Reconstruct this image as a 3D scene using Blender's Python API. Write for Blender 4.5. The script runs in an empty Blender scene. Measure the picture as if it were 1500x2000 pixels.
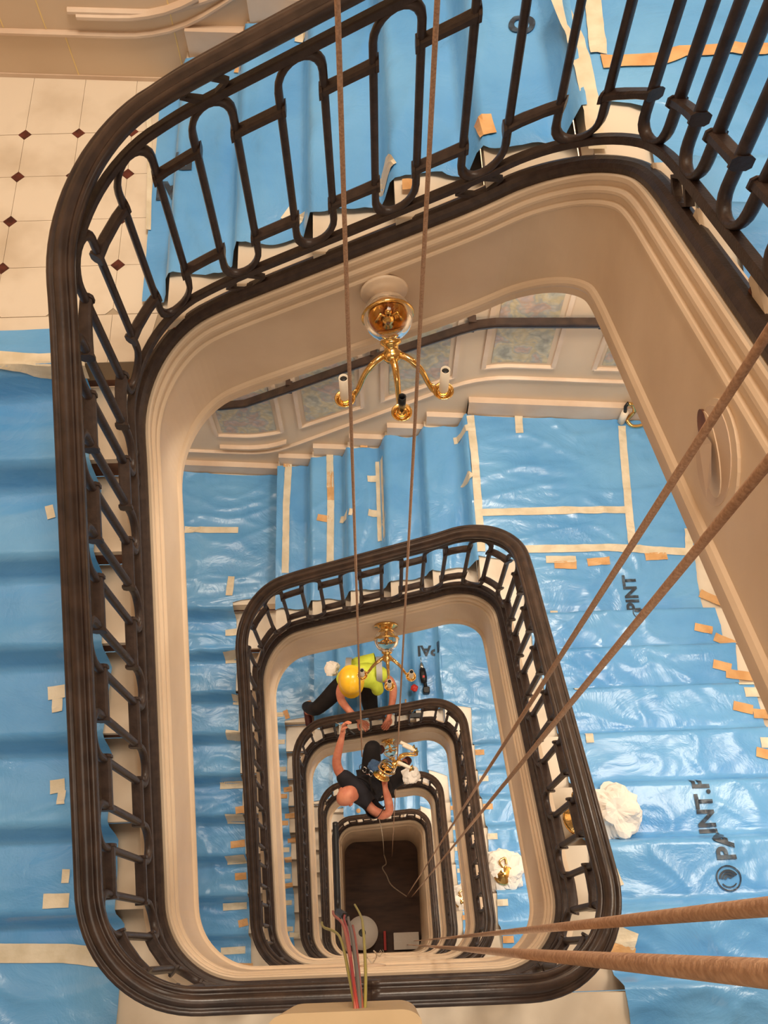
import bpy, bmesh, math, random
from math import sin, cos, pi, sqrt, atan2, exp
from mathutils import Vector, Matrix, noise
random.seed(7)
SC = bpy.context.scene
COL = SC.collection
D2 = bpy.data

# ---------------------------------------------------------------- camera
cd = D2.cameras.new('camera')
cam = D2.objects.new('camera', cd)
COL.objects.link(cam)
cam.matrix_world = Matrix(((0.99942, 0.03208, -0.011411, 0.0658), (-0.033902, 0.906419, -0.421017, 0.1631), (-0.003163, 0.42116, 0.906981, 4.1549), (0, 0, 0, 1)))
cd.sensor_fit = 'HORIZONTAL'; cd.sensor_width = 36.0; cd.lens = 36.0 * 1840.2 / 1500.0
cd.clip_start = 0.02; cd.clip_end = 100
SC.camera = cam

# ---------------------------------------------------------------- world, lights, exposure
SC.view_settings.view_transform = 'Standard'; SC.view_settings.look = 'None'
SC.view_settings.gamma = 1; SC.view_settings.use_curve_mapping = False
SC.view_settings.exposure = 0.0
w = D2.worlds.new('world'); SC.world = w; w.use_nodes = True
w.node_tree.nodes['Background'].inputs[0].default_value = (1.0, 0.86, 0.70, 1)
w.node_tree.nodes['Background'].inputs[1].default_value = 0.34

LV = {0: 3.25, 1: 0.0, 2: -4.036, 3: -8.085, 4: -11.816, 5: -15.8}     # main landings
TR = {1: 2.113, 2: -1.5, 3: -5.536, 4: -9.585, 5: -13.316}             # far right quarter landings
TL = {1: 1.183, 2: -2.55, 3: -6.586, 4: -10.635, 5: -14.366}           # far left quarter landings
NR = {1: 6, 2: 8, 3: 8, 4: 8, 5: 8}
NT = {k: 6 for k in range(1, 6)}
NL = {1: 7, 2: 9, 3: 9, 4: 7, 5: 9}
PITZ = -16.6
WARM = (1.0, 0.86, 0.69)

def area(name, loc, size, power, rot=(0, 0, 0), col=WARM, sy=None):
    l = D2.lights.new(name, 'AREA'); l.energy = power; l.color = col
    l.size = size
    if sy: l.shape = 'RECTANGLE'; l.size_y = sy
    o = D2.objects.new(name, l); COL.objects.link(o); o.location = loc; o.rotation_euler = rot
    return o
area('hall_light', (0.7, 2.3, 8.2), 1.8, 330)
for k in range(1, 6):                                   # ceiling lamps under every landing, plus added unseen fills around the flights
    area('landing_light', (0.3, -0.75, LV[k-1] - 0.62), 1.6, 12 if k == 1 else 16, rot=(math.radians(28), 0, 0), sy=0.8)
    if k > 1:
        area('stair_fill', (1.9, 1.25, LV[k-1] + 1.2), 0.6, 30, sy=1.0)  # added unseen light, set to raise glossy highlights on the right sheet
        area('far_fill', (1.0, 2.9, TR[k-1] - 0.75), 0.6, 44, sy=0.5, rot=(0, math.radians(12), 0))  # added unseen light to brighten the far flight and wall
        area('left_fill', (-1.45, 3.0, TL[k-1] - 0.35), 0.7, 30, sy=0.5)  # added unseen light from the far side, leaving left risers shaded

# ---------------------------------------------------------------- materials
def rgb(r, g, b):
    f = lambda c: (c / 255 / 12.92) if c / 255 <= 0.04045 else ((c / 255 + 0.055) / 1.055) ** 2.4
    return (f(r), f(g), f(b), 1)

def mat(name, c, rough=0.5, metal=0.0, c2=None, scale=8, bump=0.0, bscale=40, detail=4, coat=0, trans=0, ior=1.45, stretch=None, lo=0.35, hi=0.65, spec=None):
    m = D2.materials.new(name); m.use_nodes = True
    nt = m.node_tree; b = nt.nodes['Principled BSDF']
    b.inputs['Base Color'].default_value = c
    b.inputs['Roughness'].default_value = rough
    b.inputs['Metallic'].default_value = metal
    b.inputs['IOR'].default_value = ior
    if coat: b.inputs['Coat Weight'].default_value = coat; b.inputs['Coat Roughness'].default_value = 0.15
    if trans: b.inputs['Transmission Weight'].default_value = trans
    if spec is not None: b.inputs['Specular IOR Level'].default_value = spec
    tc = nt.nodes.new('ShaderNodeTexCoord')
    src = tc.outputs['Object']
    if stretch:
        mp = nt.nodes.new('ShaderNodeMapping'); mp.inputs['Scale'].default_value = stretch
        nt.links.new(src, mp.inputs['Vector']); src = mp.outputs['Vector']
    if c2:
        n = nt.nodes.new('ShaderNodeTexNoise'); n.inputs['Scale'].default_value = scale; n.inputs['Detail'].default_value = detail
        r = nt.nodes.new('ShaderNodeValToRGB')
        r.color_ramp.elements[0].position = lo; r.color_ramp.elements[0].color = c
        r.color_ramp.elements[1].position = hi; r.color_ramp.elements[1].color = c2
        nt.links.new(src, n.inputs['Vector']); nt.links.new(n.outputs['Fac'], r.inputs['Fac'])
        nt.links.new(r.outputs['Color'], b.inputs['Base Color'])
    if bump:
        n2 = nt.nodes.new('ShaderNodeTexNoise'); n2.inputs['Scale'].default_value = bscale; n2.inputs['Detail'].default_value = 3
        bp = nt.nodes.new('ShaderNodeBump'); bp.inputs['Strength'].default_value = bump; bp.inputs['Distance'].default_value = 0.01
        nt.links.new(src, n2.inputs['Vector']); nt.links.new(n2.outputs['Fac'], bp.inputs['Height'])
        nt.links.new(bp.outputs['Normal'], b.inputs['Normal'])
    return m

M = {}
M['iron'] = mat('dark_bronze_paint', rgb(50, 38, 34), 0.42, 0.0, c2=rgb(64, 50, 44), scale=30, bump=0.12, bscale=120)
M['rail'] = mat('dark_handrail_paint', rgb(44, 32, 28), 0.36, 0.0, c2=rgb(64, 48, 40), scale=14, bump=0.08, bscale=60, coat=0.2)
M['string'] = mat('cream_plaster_paint', rgb(226, 203, 176), 0.45, 0, c2=rgb(205, 180, 152), scale=2.2, detail=7, bump=0.05, bscale=20, lo=0.4, hi=0.75)
M['wall'] = mat('cream_wall_paint', rgb(222, 200, 174), 0.55, 0, c2=rgb(212, 188, 160), scale=1.4, bump=0.04)
M['skirt'] = mat('cream_skirting_paint', rgb(226, 205, 184), 0.5, 0, c2=rgb(208, 182, 158), scale=3)
M['marble'] = mat('white_marble', rgb(228, 214, 194), 0.3, 0, c2=rgb(198, 180, 156), scale=3.2, detail=10, lo=0.48, hi=0.78)
M['joint'] = mat('tile_joint', rgb(176, 158, 134), 0.7)
M['redstone'] = mat('dark_red_marble', rgb(110, 55, 45), 0.3, 0, c2=rgb(60, 28, 24), scale=25)
M['riser'] = mat('dark_wood_riser', rgb(128, 84, 62), 0.5, 0, c2=rgb(84, 48, 38), scale=12)
M['tape'] = mat('cream_masking_tape', rgb(232, 220, 196), 0.5, 0, c2=rgb(214, 200, 172), scale=12, bump=0.2, bscale=50)
M['otape'] = mat('orange_masking_tape', rgb(224, 178, 124), 0.5, 0, c2=rgb(206, 154, 98), scale=12, bump=0.2, bscale=50)
M['print'] = mat('black_print', rgb(52, 62, 74), 0.4, 0, c2=rgb(84, 110, 132), scale=35, lo=0.5, hi=0.8)
M['brass'] = mat('polished_brass', rgb(246, 206, 136), 0.16, 1.0, c2=rgb(230, 182, 104), scale=20, bump=0.12, bscale=45)
M['glass'] = mat('clear_glass', (1, 0.93, 0.80, 1), 0.02, 0, trans=1.0, ior=1.22)
M['candle'] = mat('ivory_candle_sleeve', rgb(240, 226, 205), 0.4)
M['black'] = mat('black_plastic', rgb(22, 20, 21), 0.45)
M['rope'] = mat('beige_rope', rgb(196, 160, 132), 0.8, 0, c2=rgb(166, 130, 104), scale=160, bump=0.2, bscale=220)
M['rope2'] = mat('white_rope', rgb(222, 206, 186), 0.8, 0, c2=rgb(178, 158, 136), scale=160, bump=0.5, bscale=220)
M['skin'] = mat('skin', rgb(216, 142, 112), 0.5, 0, c2=rgb(196, 116, 92), scale=14)
M['shirt'] = mat('black_cotton', rgb(34, 32, 40), 0.85, 0, c2=rgb(24, 22, 28), scale=10, bump=0.3, bscale=30)
M['vest'] = mat('hi_vis_yellow', rgb(214, 228, 78), 0.7, 0, c2=rgb(190, 206, 62), scale=9, bump=0.3, bscale=30)
M['reflect'] = mat('grey_reflective_band', rgb(172, 172, 170), 0.35)
M['hat'] = mat('yellow_hard_hat', rgb(244, 190, 44), 0.3, coat=0.3)
M['trouser'] = mat('dark_work_trousers', rgb(38, 32, 32), 0.9, 0, c2=rgb(26, 22, 24), scale=8, bump=0.3, bscale=30)
M['boot'] = mat('dark_brown_boot', rgb(84, 38, 34), 0.6)
M['paper'] = mat('white_wrapping_paper', rgb(240, 232, 222), 0.7, 0, bump=0.3, bscale=30)
M['denim'] = mat('blue_denim_cloth', rgb(74, 104, 140), 0.8, 0, c2=rgb(52, 78, 112), scale=12)
M['pit'] = mat('dark_pit_floor', rgb(98, 72, 58), 0.6, 0, c2=rgb(62, 44, 36), scale=2.5, detail=12, stretch=(0.7, 3.0, 1), lo=0.3, hi=0.7)
M['steel'] = mat('steel', rgb(190, 188, 184), 0.25, 1.0)
M['red'] = mat('red_plastic', rgb(196, 52, 44), 0.45)
M['green'] = mat('yellow_green_wire', rgb(150, 140, 72), 0.5)
M['boxpaint'] = mat('aged_cream_box_paint', rgb(186, 164, 130), 0.6, 0, c2=rgb(172, 150, 116), scale=9)
M['wred'] = mat('dull_red_wire', rgb(150, 52, 46), 0.5)
M['grey'] = mat('grey_wire', rgb(110, 104, 98), 0.5)
M['rose'] = mat('faded_red_wire', rgb(158, 86, 68), 0.5)

def mosaic(name):
    m = D2.materials.new(name); m.use_nodes = True; nt = m.node_tree; b = nt.nodes['Principled BSDF']
    tc = nt.nodes.new('ShaderNodeTexCoord')
    n0 = nt.nodes.new('ShaderNodeTexNoise'); n0.inputs['Scale'].default_value = 9; n0.inputs['Detail'].default_value = 3
    mx = nt.nodes.new('ShaderNodeMixRGB'); mx.inputs[0].default_value = 0.12
    nt.links.new(tc.outputs['Object'], n0.inputs['Vector']); nt.links.new(tc.outputs['Object'], mx.inputs[1]); nt.links.new(n0.outputs['Color'], mx.inputs[2])
    v = nt.nodes.new('ShaderNodeTexVoronoi'); v.inputs['Scale'].default_value = 26
    nt.links.new(mx.outputs[0], v.inputs['Vector'])
    n = nt.nodes.new('ShaderNodeTexNoise'); n.inputs['Scale'].default_value = 7; n.inputs['Detail'].default_value = 5
    nt.links.new(mx.outputs[0], n.inputs['Vector'])
    r = nt.nodes.new('ShaderNodeValToRGB'); cr = r.color_ramp
    cr.elements[0].position = 0.3; cr.elements[0].color = rgb(160, 158, 148)
    for p, c in ((0.4, (196, 192, 176)), (0.48, (214, 198, 162)), (0.54, (182, 182, 178)), (0.6, (206, 178, 160)), (0.68, (184, 172, 172))):
        e = cr.elements.new(p); e.color = rgb(*c)
    cr.elements[-1].position = 0.85; cr.elements[-1].color = rgb(214, 202, 182)
    nt.links.new(n.outputs['Fac'], r.inputs['Fac'])
    r2 = nt.nodes.new('ShaderNodeValToRGB'); r2.color_ramp.elements[0].position = 0.1; r2.color_ramp.elements[0].color = (1, 1, 1, 1)
    r2.color_ramp.elements[1].position = 0.75; r2.color_ramp.elements[1].color = (0.7, 0.69, 0.66, 1)
    nt.links.new(v.outputs['Distance'], r2.inputs['Fac'])
    m2 = nt.nodes.new('ShaderNodeMixRGB'); m2.blend_type = 'MULTIPLY'; m2.inputs[0].default_value = 0.8
    nt.links.new(r.outputs['Color'], m2.inputs[1]); nt.links.new(r2.outputs['Color'], m2.inputs[2])
    nt.links.new(m2.outputs[0], b.inputs['Base Color']); b.inputs['Roughness'].default_value = 0.5
    return m
M['mosaic'] = mosaic('pastel_mosaic')

def film():
    m = D2.materials.new('blue_plastic_film'); m.use_nodes = True; nt = m.node_tree; b = nt.nodes['Principled BSDF']
    L = nt.links.new
    tc = nt.nodes.new('ShaderNodeTexCoord')
    n = nt.nodes.new('ShaderNodeTexNoise'); n.inputs['Scale'].default_value = 2.2; n.inputs['Detail'].default_value = 6
    L(tc.outputs['Object'], n.inputs['Vector'])
    r = nt.nodes.new('ShaderNodeValToRGB')
    r.color_ramp.elements[0].position = 0.3; r.color_ramp.elements[0].color = rgb(86, 156, 218)
    r.color_ramp.elements[1].position = 0.72; r.color_ramp.elements[1].color = rgb(118, 182, 234)
    L(n.outputs['Fac'], r.inputs['Fac']); L(r.outputs['Color'], b.inputs['Base Color'])
    b.inputs['Roughness'].default_value = 0.27; b.inputs['Specular IOR Level'].default_value = 0.65
    # fine crinkles
    w1 = nt.nodes.new('ShaderNodeTexNoise'); w1.inputs['Scale'].default_value = 3.6; w1.inputs['Detail'].default_value = 6; w1.inputs['Roughness'].default_value = 0.6
    w1.inputs['Distortion'].default_value = 0.8
    L(tc.outputs['Object'], w1.inputs['Vector'])
    mth = nt.nodes.new('ShaderNodeMath'); mth.operation = 'SUBTRACT'; mth.inputs[1].default_value = 0.5; L(w1.outputs['Fac'], mth.inputs[0])
    ab = nt.nodes.new('ShaderNodeMath'); ab.operation = 'ABSOLUTE'; L(mth.outputs[0], ab.inputs[0])
    bp = nt.nodes.new('ShaderNodeBump'); bp.inputs['Strength'].default_value = 0.42; bp.inputs['Distance'].default_value = 0.03
    L(ab.outputs[0], bp.inputs['Height']); L(bp.outputs['Normal'], b.inputs['Normal'])
    return m
M['film'] = film()

# ---------------------------------------------------------------- helpers
def obj(name, verts, faces, m, parent=None, smooth=False):
    me = D2.meshes.new(name); me.from_pydata([tuple(v) for v in verts], [], faces); me.update()
    if smooth:
        me.shade_smooth()
    if m: me.materials.append(m)
    o = D2.objects.new(name, me); COL.objects.link(o)
    if parent: o.parent = parent; o.matrix_parent_inverse = parent.matrix_basis.inverted()
    return o

def tag(o, label=None, cat=None, group=None, kind=None):
    if label: o['label'] = label
    if cat: o['category'] = cat
    if group: o['group'] = group
    if kind: o['kind'] = kind
    return o

def thing(name, label, cat, loc=(0, 0, 0), group=None, kind=None, rot=(0, 0, 0)):
    o = D2.objects.new(name, None); COL.objects.link(o); o.location = loc; o.rotation_euler = rot
    o.empty_display_size = 0.1
    bpy.context.view_layer.update() if False else None
    o.matrix_basis = Matrix.Translation(loc) @ __import__('mathutils').Euler(rot).to_matrix().to_4x4()
    return tag(o, label, cat, group, kind)

def lobj(name, mb, m, parent=None, smooth=False):      # mesh in the parent's local space
    me = D2.meshes.new(name); me.from_pydata([tuple(v) for v in mb[0]], [], mb[1]); me.update()
    if smooth: me.shade_smooth()
    if m: me.materials.append(m)
    o = D2.objects.new(name, me); COL.objects.link(o)
    if parent: o.parent = parent
    return o

def merge(*parts):
    V, F = [], []
    for v, f in parts:
        n = len(V); V += [tuple(p) for p in v]; F += [tuple(i + n for i in q) for q in f]
    return V, F

def box(x0, x1, y0, y1, z0, z1):
    V = [(x, y, z) for z in (z0, z1) for y in (y0, y1) for x in (x0, x1)]
    return V, [(0, 2, 3, 1), (4, 5, 7, 6), (0, 1, 5, 4), (2, 6, 7, 3), (0, 4, 6, 2), (1, 3, 7, 5)]

def bbox(x0, x1, y0, y1, z0, z1, r=0.005):             # box with chamfered top and vertical edges
    V = []
    for z, i in ((z0, 0), (z1 - r, 0), (z1, r)):
        a, b, c, d = x0 + i, x1 - i, y0 + i, y1 - i
        V += [(a + r, c, z), (b - r, c, z), (b, c + r, z), (b, d - r, z), (b - r, d, z), (a + r, d, z), (a, d - r, z), (a, c + r, z)]
    F = [tuple(reversed(range(8))), tuple(range(16, 24))]
    for l in range(2):
        for i in range(8):
            j = (i + 1) % 8; F.append((l*8 + i, l*8 + j, l*8 + 8 + j, l*8 + 8 + i))
    return V, F

def poly_prism(pts, z0, z1):
    n = len(pts); V = [(x, y, z0) for x, y in pts] + [(x, y, z1) for x, y in pts]
    F = [tuple(reversed(range(n))), tuple(range(n, 2*n))] + [(i, (i+1) % n, n + (i+1) % n, n + i) for i in range(n)]
    return V, F

def tube(pts, r, n=8, closed=False, caps=True):
    pts = [Vector(p) for p in pts]; N = len(pts)
    rr = r if isinstance(r, (list, tuple)) else [r] * N
    V, F = [], []
    up = None
    for i, p in enumerate(pts):
        a = pts[(i-1) % N] if (closed or i > 0) else p
        b = pts[(i+1) % N] if (closed or i < N-1) else p
        t = (b - a).normalized()
        if up is None:
            up = Vector((0, 0, 1)) if abs(t.z) < 0.9 else Vector((0, 1, 0))
        s = t.cross(up).normalized(); up = s.cross(t).normalized()
        for k in range(n):
            an = 2*pi*k/n
            V.append(p + (s*cos(an) + up*sin(an)) * rr[i])
    L = N if closed else N-1
    for i in range(L):
        for k in range(n):
            a = i*n + k; b = i*n + (k+1) % n; c = ((i+1) % N)*n + (k+1) % n; d = ((i+1) % N)*n + k
            F.append((a, b, c, d))
    if not closed and caps:
        F.append(tuple(reversed(range(n)))); F.append(tuple(range((N-1)*n, N*n)))
    return V, F

def lathe(prof, n=20, c=(0, 0, 0), axis='z'):
    V, F = [], []
    for r, z in prof:
        for k in range(n):
            a = 2*pi*k/n
            p = (r*cos(a), r*sin(a), z)
            if axis == 'y': p = (r*cos(a), z, r*sin(a))
            V.append((p[0]+c[0], p[1]+c[1], p[2]+c[2]))
    for i in range(len(prof)-1):
        for k in range(n):
            F.append((i*n+k, i*n+(k+1) % n, (i+1)*n+(k+1) % n, (i+1)*n+k))
    return V, F

def xf(mb, mtx):
    return [mtx @ Vector(v) for v in mb[0]], mb[1]

# ---------------------------------------------------------------- the spiral path of the well
HW = 0.8625; DD = 2.33; RC = 0.32; CX = 0.825; Y0 = 0.04; Y1 = 2.29
PATH = []     # (x, y, nx, ny, z, seg, storey)
def add_line(p, q, zf, k):
    L = (Vector(q) - Vector(p)).length; n = max(2, int(L / 0.03))
    d = (Vector(q) - Vector(p)).normalized(); nrm = (-d.y, d.x) if INNER_LEFT else (d.y, -d.x)
    for i in range(n):
        t = i / n; x = p[0] + (q[0]-p[0])*t; y = p[1] + (q[1]-p[1])*t
        PATH.append([x, y, nrm[0], nrm[1], zf(x, y, t), k])
def add_arc(c, a0, a1, z0, z1, k, r=RC):
    n = 14
    for i in range(n):
        t = i / n; a = a0 + (a1-a0)*t
        PATH.append([c[0] + r*cos(a), c[1] + r*sin(a), -cos(a), -sin(a), z0 + (z1-z0)*t, k])
INNER_LEFT = True
def zR(k): return lambda y: LV[k-1] + (y / DD) * (TR[k] - LV[k-1])
def zT(k): return lambda x: TR[k] + ((HW - x) / (2*HW)) * (TL[k] - TR[k])
def zL(k): return lambda y: TL[k] + ((DD - y) / DD) * (LV[k] - TL[k])
xa = CX - RC; ya = Y0 + RC; yb = Y1 - RC
def add_B(k, znext):
    add_line((-xa, Y0), (xa, Y0), lambda x, y, t: LV[k], k)
    add_arc((xa, ya), -pi/2, 0, LV[k], znext, k)
zl = zL(1)
add_arc((-xa, ya), pi, 1.5*pi, LV[0] + 0.1, LV[0], 0)
add_B(0, zR(1)(ya))
for k in range(1, 6):
    add_line((CX, ya), (CX, yb), lambda x, y, t: zR(k)(y), k)
    add_arc((xa, yb), 0, pi/2, zR(k)(yb), zT(k)(xa), k)
    add_line((xa, Y1), (-xa, Y1), lambda x, y, t: zT(k)(x), k)
    add_arc((-xa, yb), pi/2, pi, zT(k)(-xa), zL(k)(yb), k)
    add_line((-CX, yb), (-CX, ya), lambda x, y, t: zL(k)(y), k)
    add_arc((-xa, ya), pi, 1.5*pi, zL(k)(ya), LV[k], k)
    if k < 5: add_B(k, zR(k+1)(ya))
    else:
        add_line((-xa, Y0), (xa, Y0), lambda x, y, t: LV[k], k)
        add_arc((xa, ya), -pi/2, 0, LV[k], LV[k], k)
# smooth heights
zs = [p[4] for p in PATH]
for _ in range(2):
    zs = [sum(zs[max(0, i-3):i+4]) / len(zs[max(0, i-3):i+4]) for i in range(len(zs))]
for p, z in zip(PATH, zs): p[4] = z
SARC = [0.0]
for i in range(1, len(PATH)):
    SARC.append(SARC[-1] + math.hypot(PATH[i][0]-PATH[i-1][0], PATH[i][1]-PATH[i-1][1]))
import bisect
def PM(s, t, wd=0.0):           # (along, height over the nosing line, towards the well) -> world
    i = min(max(bisect.bisect_right(SARC, s) - 1, 0), len(PATH)-2)
    f = (s - SARC[i]) / max(1e-9, SARC[i+1]-SARC[i])
    a, b = PATH[i], PATH[i+1]
    g = lambda j: a[j] + (b[j]-a[j])*f
    nx, ny = g(2), g(3); l = math.hypot(nx, ny)
    return Vector((g(0) + nx/l*wd, g(1) + ny/l*wd, g(4) + t))

def s_at(k, cond):
    for i, p in enumerate(PATH):
        if p[5] == k and cond(p): return SARC[i]
S_T = {k: s_at(k, lambda p: abs(p[1]-Y1) < 1e-6 and p[0] <= -0.35) for k in range(1, 6)}   # an oval is centred here
# storey split: at the middle of every main landing
S_B = {k: s_at(k, lambda p: abs(p[1]-Y0) < 1e-6 and p[0] >= 0.0) for k in range(0, 6)}

def sweep(prof, s0, s1, closed=True, step=0.03):
    n = max(2, int((s1-s0)/step)); V, F = [], []; m = len(prof)
    for i in range(n+1):
        s = s0 + (s1-s0)*i/n
        for o, t in prof: V.append(PM(s, t, o))
    for i in range(n):
        for j in range(m if closed else m-1):
            a = i*m+j; b = i*m+(j+1) % m
            F.append((a, b, b+m, a+m))
    if closed:
        F.append(tuple(range(m))); F.append(tuple(reversed(range(n*m, (n+1)*m))))
    return V, F

HAND = [(-.038, .912), (-.041, .930), (-.040, .944), (-.033, .951), (-.026, .951), (-.023, .945), (-.016, .945), (-.013, .960), (0, .964), (.013, .960), (.016, .945), (.023, .945), (.026, .951), (.033, .951), (.040, .944), (.041, .930), (.038, .912), (.022, .898), (-.022, .898)]
def rect(o0, o1, t0, t1, c=.004):
    return [(o0, t0+c), (o0, t1-c), (o0+c, t1), (o1-c, t1), (o1, t1-c), (o1, t0+c), (o1-c, t0), (o0+c, t0)]
UPPER = rect(-.015, .015, .818, .848)
LOWER = rect(-.015, .015, .084, .114)
SHOE = [(-.020, -.014), (-.026, -.002), (-.026, .016), (-.018, .030), (-.004, .036), (.012, .034), (.024, .026), (.030, .012), (.030, -.004), (.022, -.014)]
STRING = [(-.058, -.012), (-.03, -.008), (.03, -.008), (.040, -.004), (.046, -.008), (.048, -.022), (.043, -.030), (.043, -.044), (.050, -.050), (.055, -.058), (.056, -.068), (.051, -.074), (.051, -.095), (.058, -.100), (.062, -.108), (.062, -.116), (.057, -.122), (.060, -.30), (.062, -.44), (.070, -.447), (.076, -.460), (.076, -.472), (.070, -.484), (.070, -.515), (.06, -.525), (-.058, -.525)]
STRING0 = [(-.05, -.012), (.0, -.008), (.010, -.012), (.012, -.10), (.014, -.35), (.014, -.40), (-.05, -.40)]

# oval balusters and clamps
def oval_curve(hw=.0625):
    P = []
    for i in range(11):
        a = pi*i/10; P.append((hw*cos(a), .752 + .070*sin(a)))
    for i in range(11):
        a = pi + pi*i/10; P.append((hw*cos(a), .182 + .070*sin(a)))
    return P
OV = oval_curve()
def oval(s):
    V, F = [], []; N = len(OV); h = .0115
    sec = [(-h, -h*.5), (-h*.5, -h), (h*.5, -h), (h, -h*.5), (h, h*.5), (h*.5, h), (-h*.5, h), (-h, h*.5)]
    for i, (a, t) in enumerate(OV):
        p, q = OV[(i-1) % N], OV[(i+1) % N]
        dx, dy = q[0]-p[0], q[1]-p[1]; l = math.hypot(dx, dy); nx, ny = dy/l, -dx/l
        for u, w_ in sec: V.append(PM(s + a + nx*u, t + ny*u, w_*1.2))
    for i in range(N):
        for k in range(8):
            F.append((i*8+k, i*8+(k+1) % 8, ((i+1) % N)*8+(k+1) % 8, ((i+1) % N)*8+k))
    return V, F
def clamp(s, t):
    stations = [(-.082, .020, .024), (-.073, .020, .024), (-.072, .015, .020), (-.03, .0135, .020), (.03, .0135, .020), (.072, .015, .020), (.073, .020, .024), (.082, .020, .024)]
    V, F = [], []
    for a, hh, ww in stations:
        for u, w_ in ((-1, -.6), (-1, .6), (-.6, 1), (.6, 1), (1, .6), (1, -.6), (.6, -1), (-.6, -1)):
            V.append(PM(s+a, t + hh*u, ww*w_))
    for i in range(7):
        for k in range(8): F.append((i*8+k, i*8+(k+1) % 8, (i+1)*8+(k+1) % 8, (i+1)*8+k))
    F.append(tuple(reversed(range(8)))); F.append(tuple(range(56, 64)))
    return V, F
def lozenge(s, tc, hh, hw=.04):
    P = [(-hw-.012, tc-hh*.35), (-.012, tc+hh), (hw*.5, tc+hh), (hw+.016, tc+hh*.35), (.012, tc-hh), (-hw*.5, tc-hh)]
    V, F = [], []; N = len(P); g = .008
    for i, (a, t) in enumerate(P):
        c0 = (0, tc); d = (a-c0[0], t-c0[1]); l = math.hypot(*d); d = (d[0]/l, d[1]/l)
        for u, w_ in ((-g, -.011), (g, -.011), (g, .011), (-g, .011)):
            V.append(PM(s + a + d[0]*u, t + d[1]*u, w_))
    for i in range(N):
        for k in range(4): F.append((i*4+k, i*4+(k+1) % 4, ((i+1) % N)*4+(k+1) % 4, ((i+1) % N)*4+k))
    return V, F

BAL_LABEL = {0: 'stub of dark balustrade beside the camera on the top landing',
 1: 'nearest dark bronze balustrade with tall oval balusters around top of the well',
 2: 'second dark bronze balustrade down, below the upper brass sconce',
 3: 'third balustrade down, gripped by worker in yellow hard hat',
 4: 'fourth balustrade down, beside the bald hanging worker',
 5: 'lowest and smallest dark balustrade around the pit floor'}
STR_LABEL = {0: 'cream moulded stair string at the top landing beside the camera',
 1: 'nearest cream moulded stair string carrying the upper brass sconce',
 2: 'second cream moulded stair string down carrying the glass globe sconce',
 3: 'third cream stair string down behind the hanging worker',
 4: 'fourth cream stair string down below the hanging worker',
 5: 'lowest cream stair string edging the pit'}
for k in range(0, 6):
    s0 = SARC[0] if k == 0 else S_B[k-1]
    s1 = S_B[k] if k < 5 else SARC[-1] - 0.001
    p0 = PM((s0+s1)/2, 0)
    b = thing('balustrade', BAL_LABEL[k], 'balustrade', (0, 0, LV[k]), group=None)
    n0 = len(b.children)
    st = 0.03 if k < 3 else 0.05
    obj('handrail', *sweep(HAND, s0, s1, step=st), M['rail'], b, True)
    obj('upper_bar', *sweep(UPPER, s0, s1, step=st), M['iron'], b)
    obj('lower_bar', *sweep(LOWER, s0, s1, step=st), M['iron'], b)
    obj('base_rail', *sweep(SHOE, s0, s1, step=st), M['iron'], b)
    c = S_T[max(k, 1)]
    if k == 0: c = S_T[1]
    pitch = 0.2592
    if k > 1:   # keep phase of this storey's own T flight
        pass
    i0 = math.ceil((s0 - c) / pitch + 0.5); i1 = math.floor((s1 - c) / pitch + 0.49)
    for i in range(i0, i1+1):
        s = c + i*pitch
        if s - .07 < s0 or s + .07 > s1: continue
        obj('baluster', *oval(s), M['iron'], b, True)
        if i % 3 == 0:
            obj('lozenge', *lozenge(s, .873, .034, .05), M['iron'], b)
            obj('lozenge', *lozenge(s, .060, .032, .05), M['iron'], b)
        if s + pitch/2 + .09 < s1:
            obj('clamp', *clamp(s + pitch/2, .685), M['iron'], b)
            obj('clamp', *clamp(s + pitch/2, .25), M['iron'], b)
    sc = S_B[0] + .80
    sg = sweep(STRING0, s0, sc) if k == 0 else sweep(STRING, sc if k == 1 else s0, s1, step=st)
    o = obj('trim_%d' % (k+1), *sg, M['string'], None, False)
    tag(o, STR_LABEL[k], 'stair string', kind='structure')

# shaft curb down to the pit floor under the lowest string
V, F = [], []
s0, s1 = S_B[4], SARC[-1] - 0.001
n = 120
def pit_ring():
    P = []
    def arc(c, a0):
        for i in range(9):
            a = a0 + pi/2*i/8; P.append((c[0] + .25*cos(a), c[1] + .25*sin(a), ))
    arc((xa, ya), -pi/2); arc((xa, yb), 0); arc((-xa, yb), pi/2); arc((-xa, ya), pi)
    return P
PR = pit_ring(); n = len(PR)
def ztop(x, y):
    if y > 2.0: return zT(5)(x) - .5
    if x > 0: return min(zR(5)(y), zT(5)(x)) - .5 if y > .4 else LV[4]*0 + zR(5)(y) - .5
    return zL(5)(y) - .5 if y > .3 else LV[5] - .5
for x, y in PR: V.append((x, y, PITZ)); V.append((x, y, ztop(x, y)))
for x, y in PR: V.append((x*1.06, (y-1.16)*1.05+1.16, PITZ)); V.append((x*1.06, (y-1.16)*1.05+1.16, ztop(x, y)))
F = []
for i in range(n):
    j = (i+1) % n
    F.append((2*i, 2*i+1, 2*j+1, 2*j)); F.append((2*n+2*i, 2*n+2*j, 2*n+2*j+1, 2*n+2*i+1)); F.append((2*i+1, 2*n+2*i+1, 2*n+2*j+1, 2*j+1))
o = obj('wall_pit', V, F, M['string']); tag(o, 'cream curb wall around the dark pit floor', 'wall', kind='structure')

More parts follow.
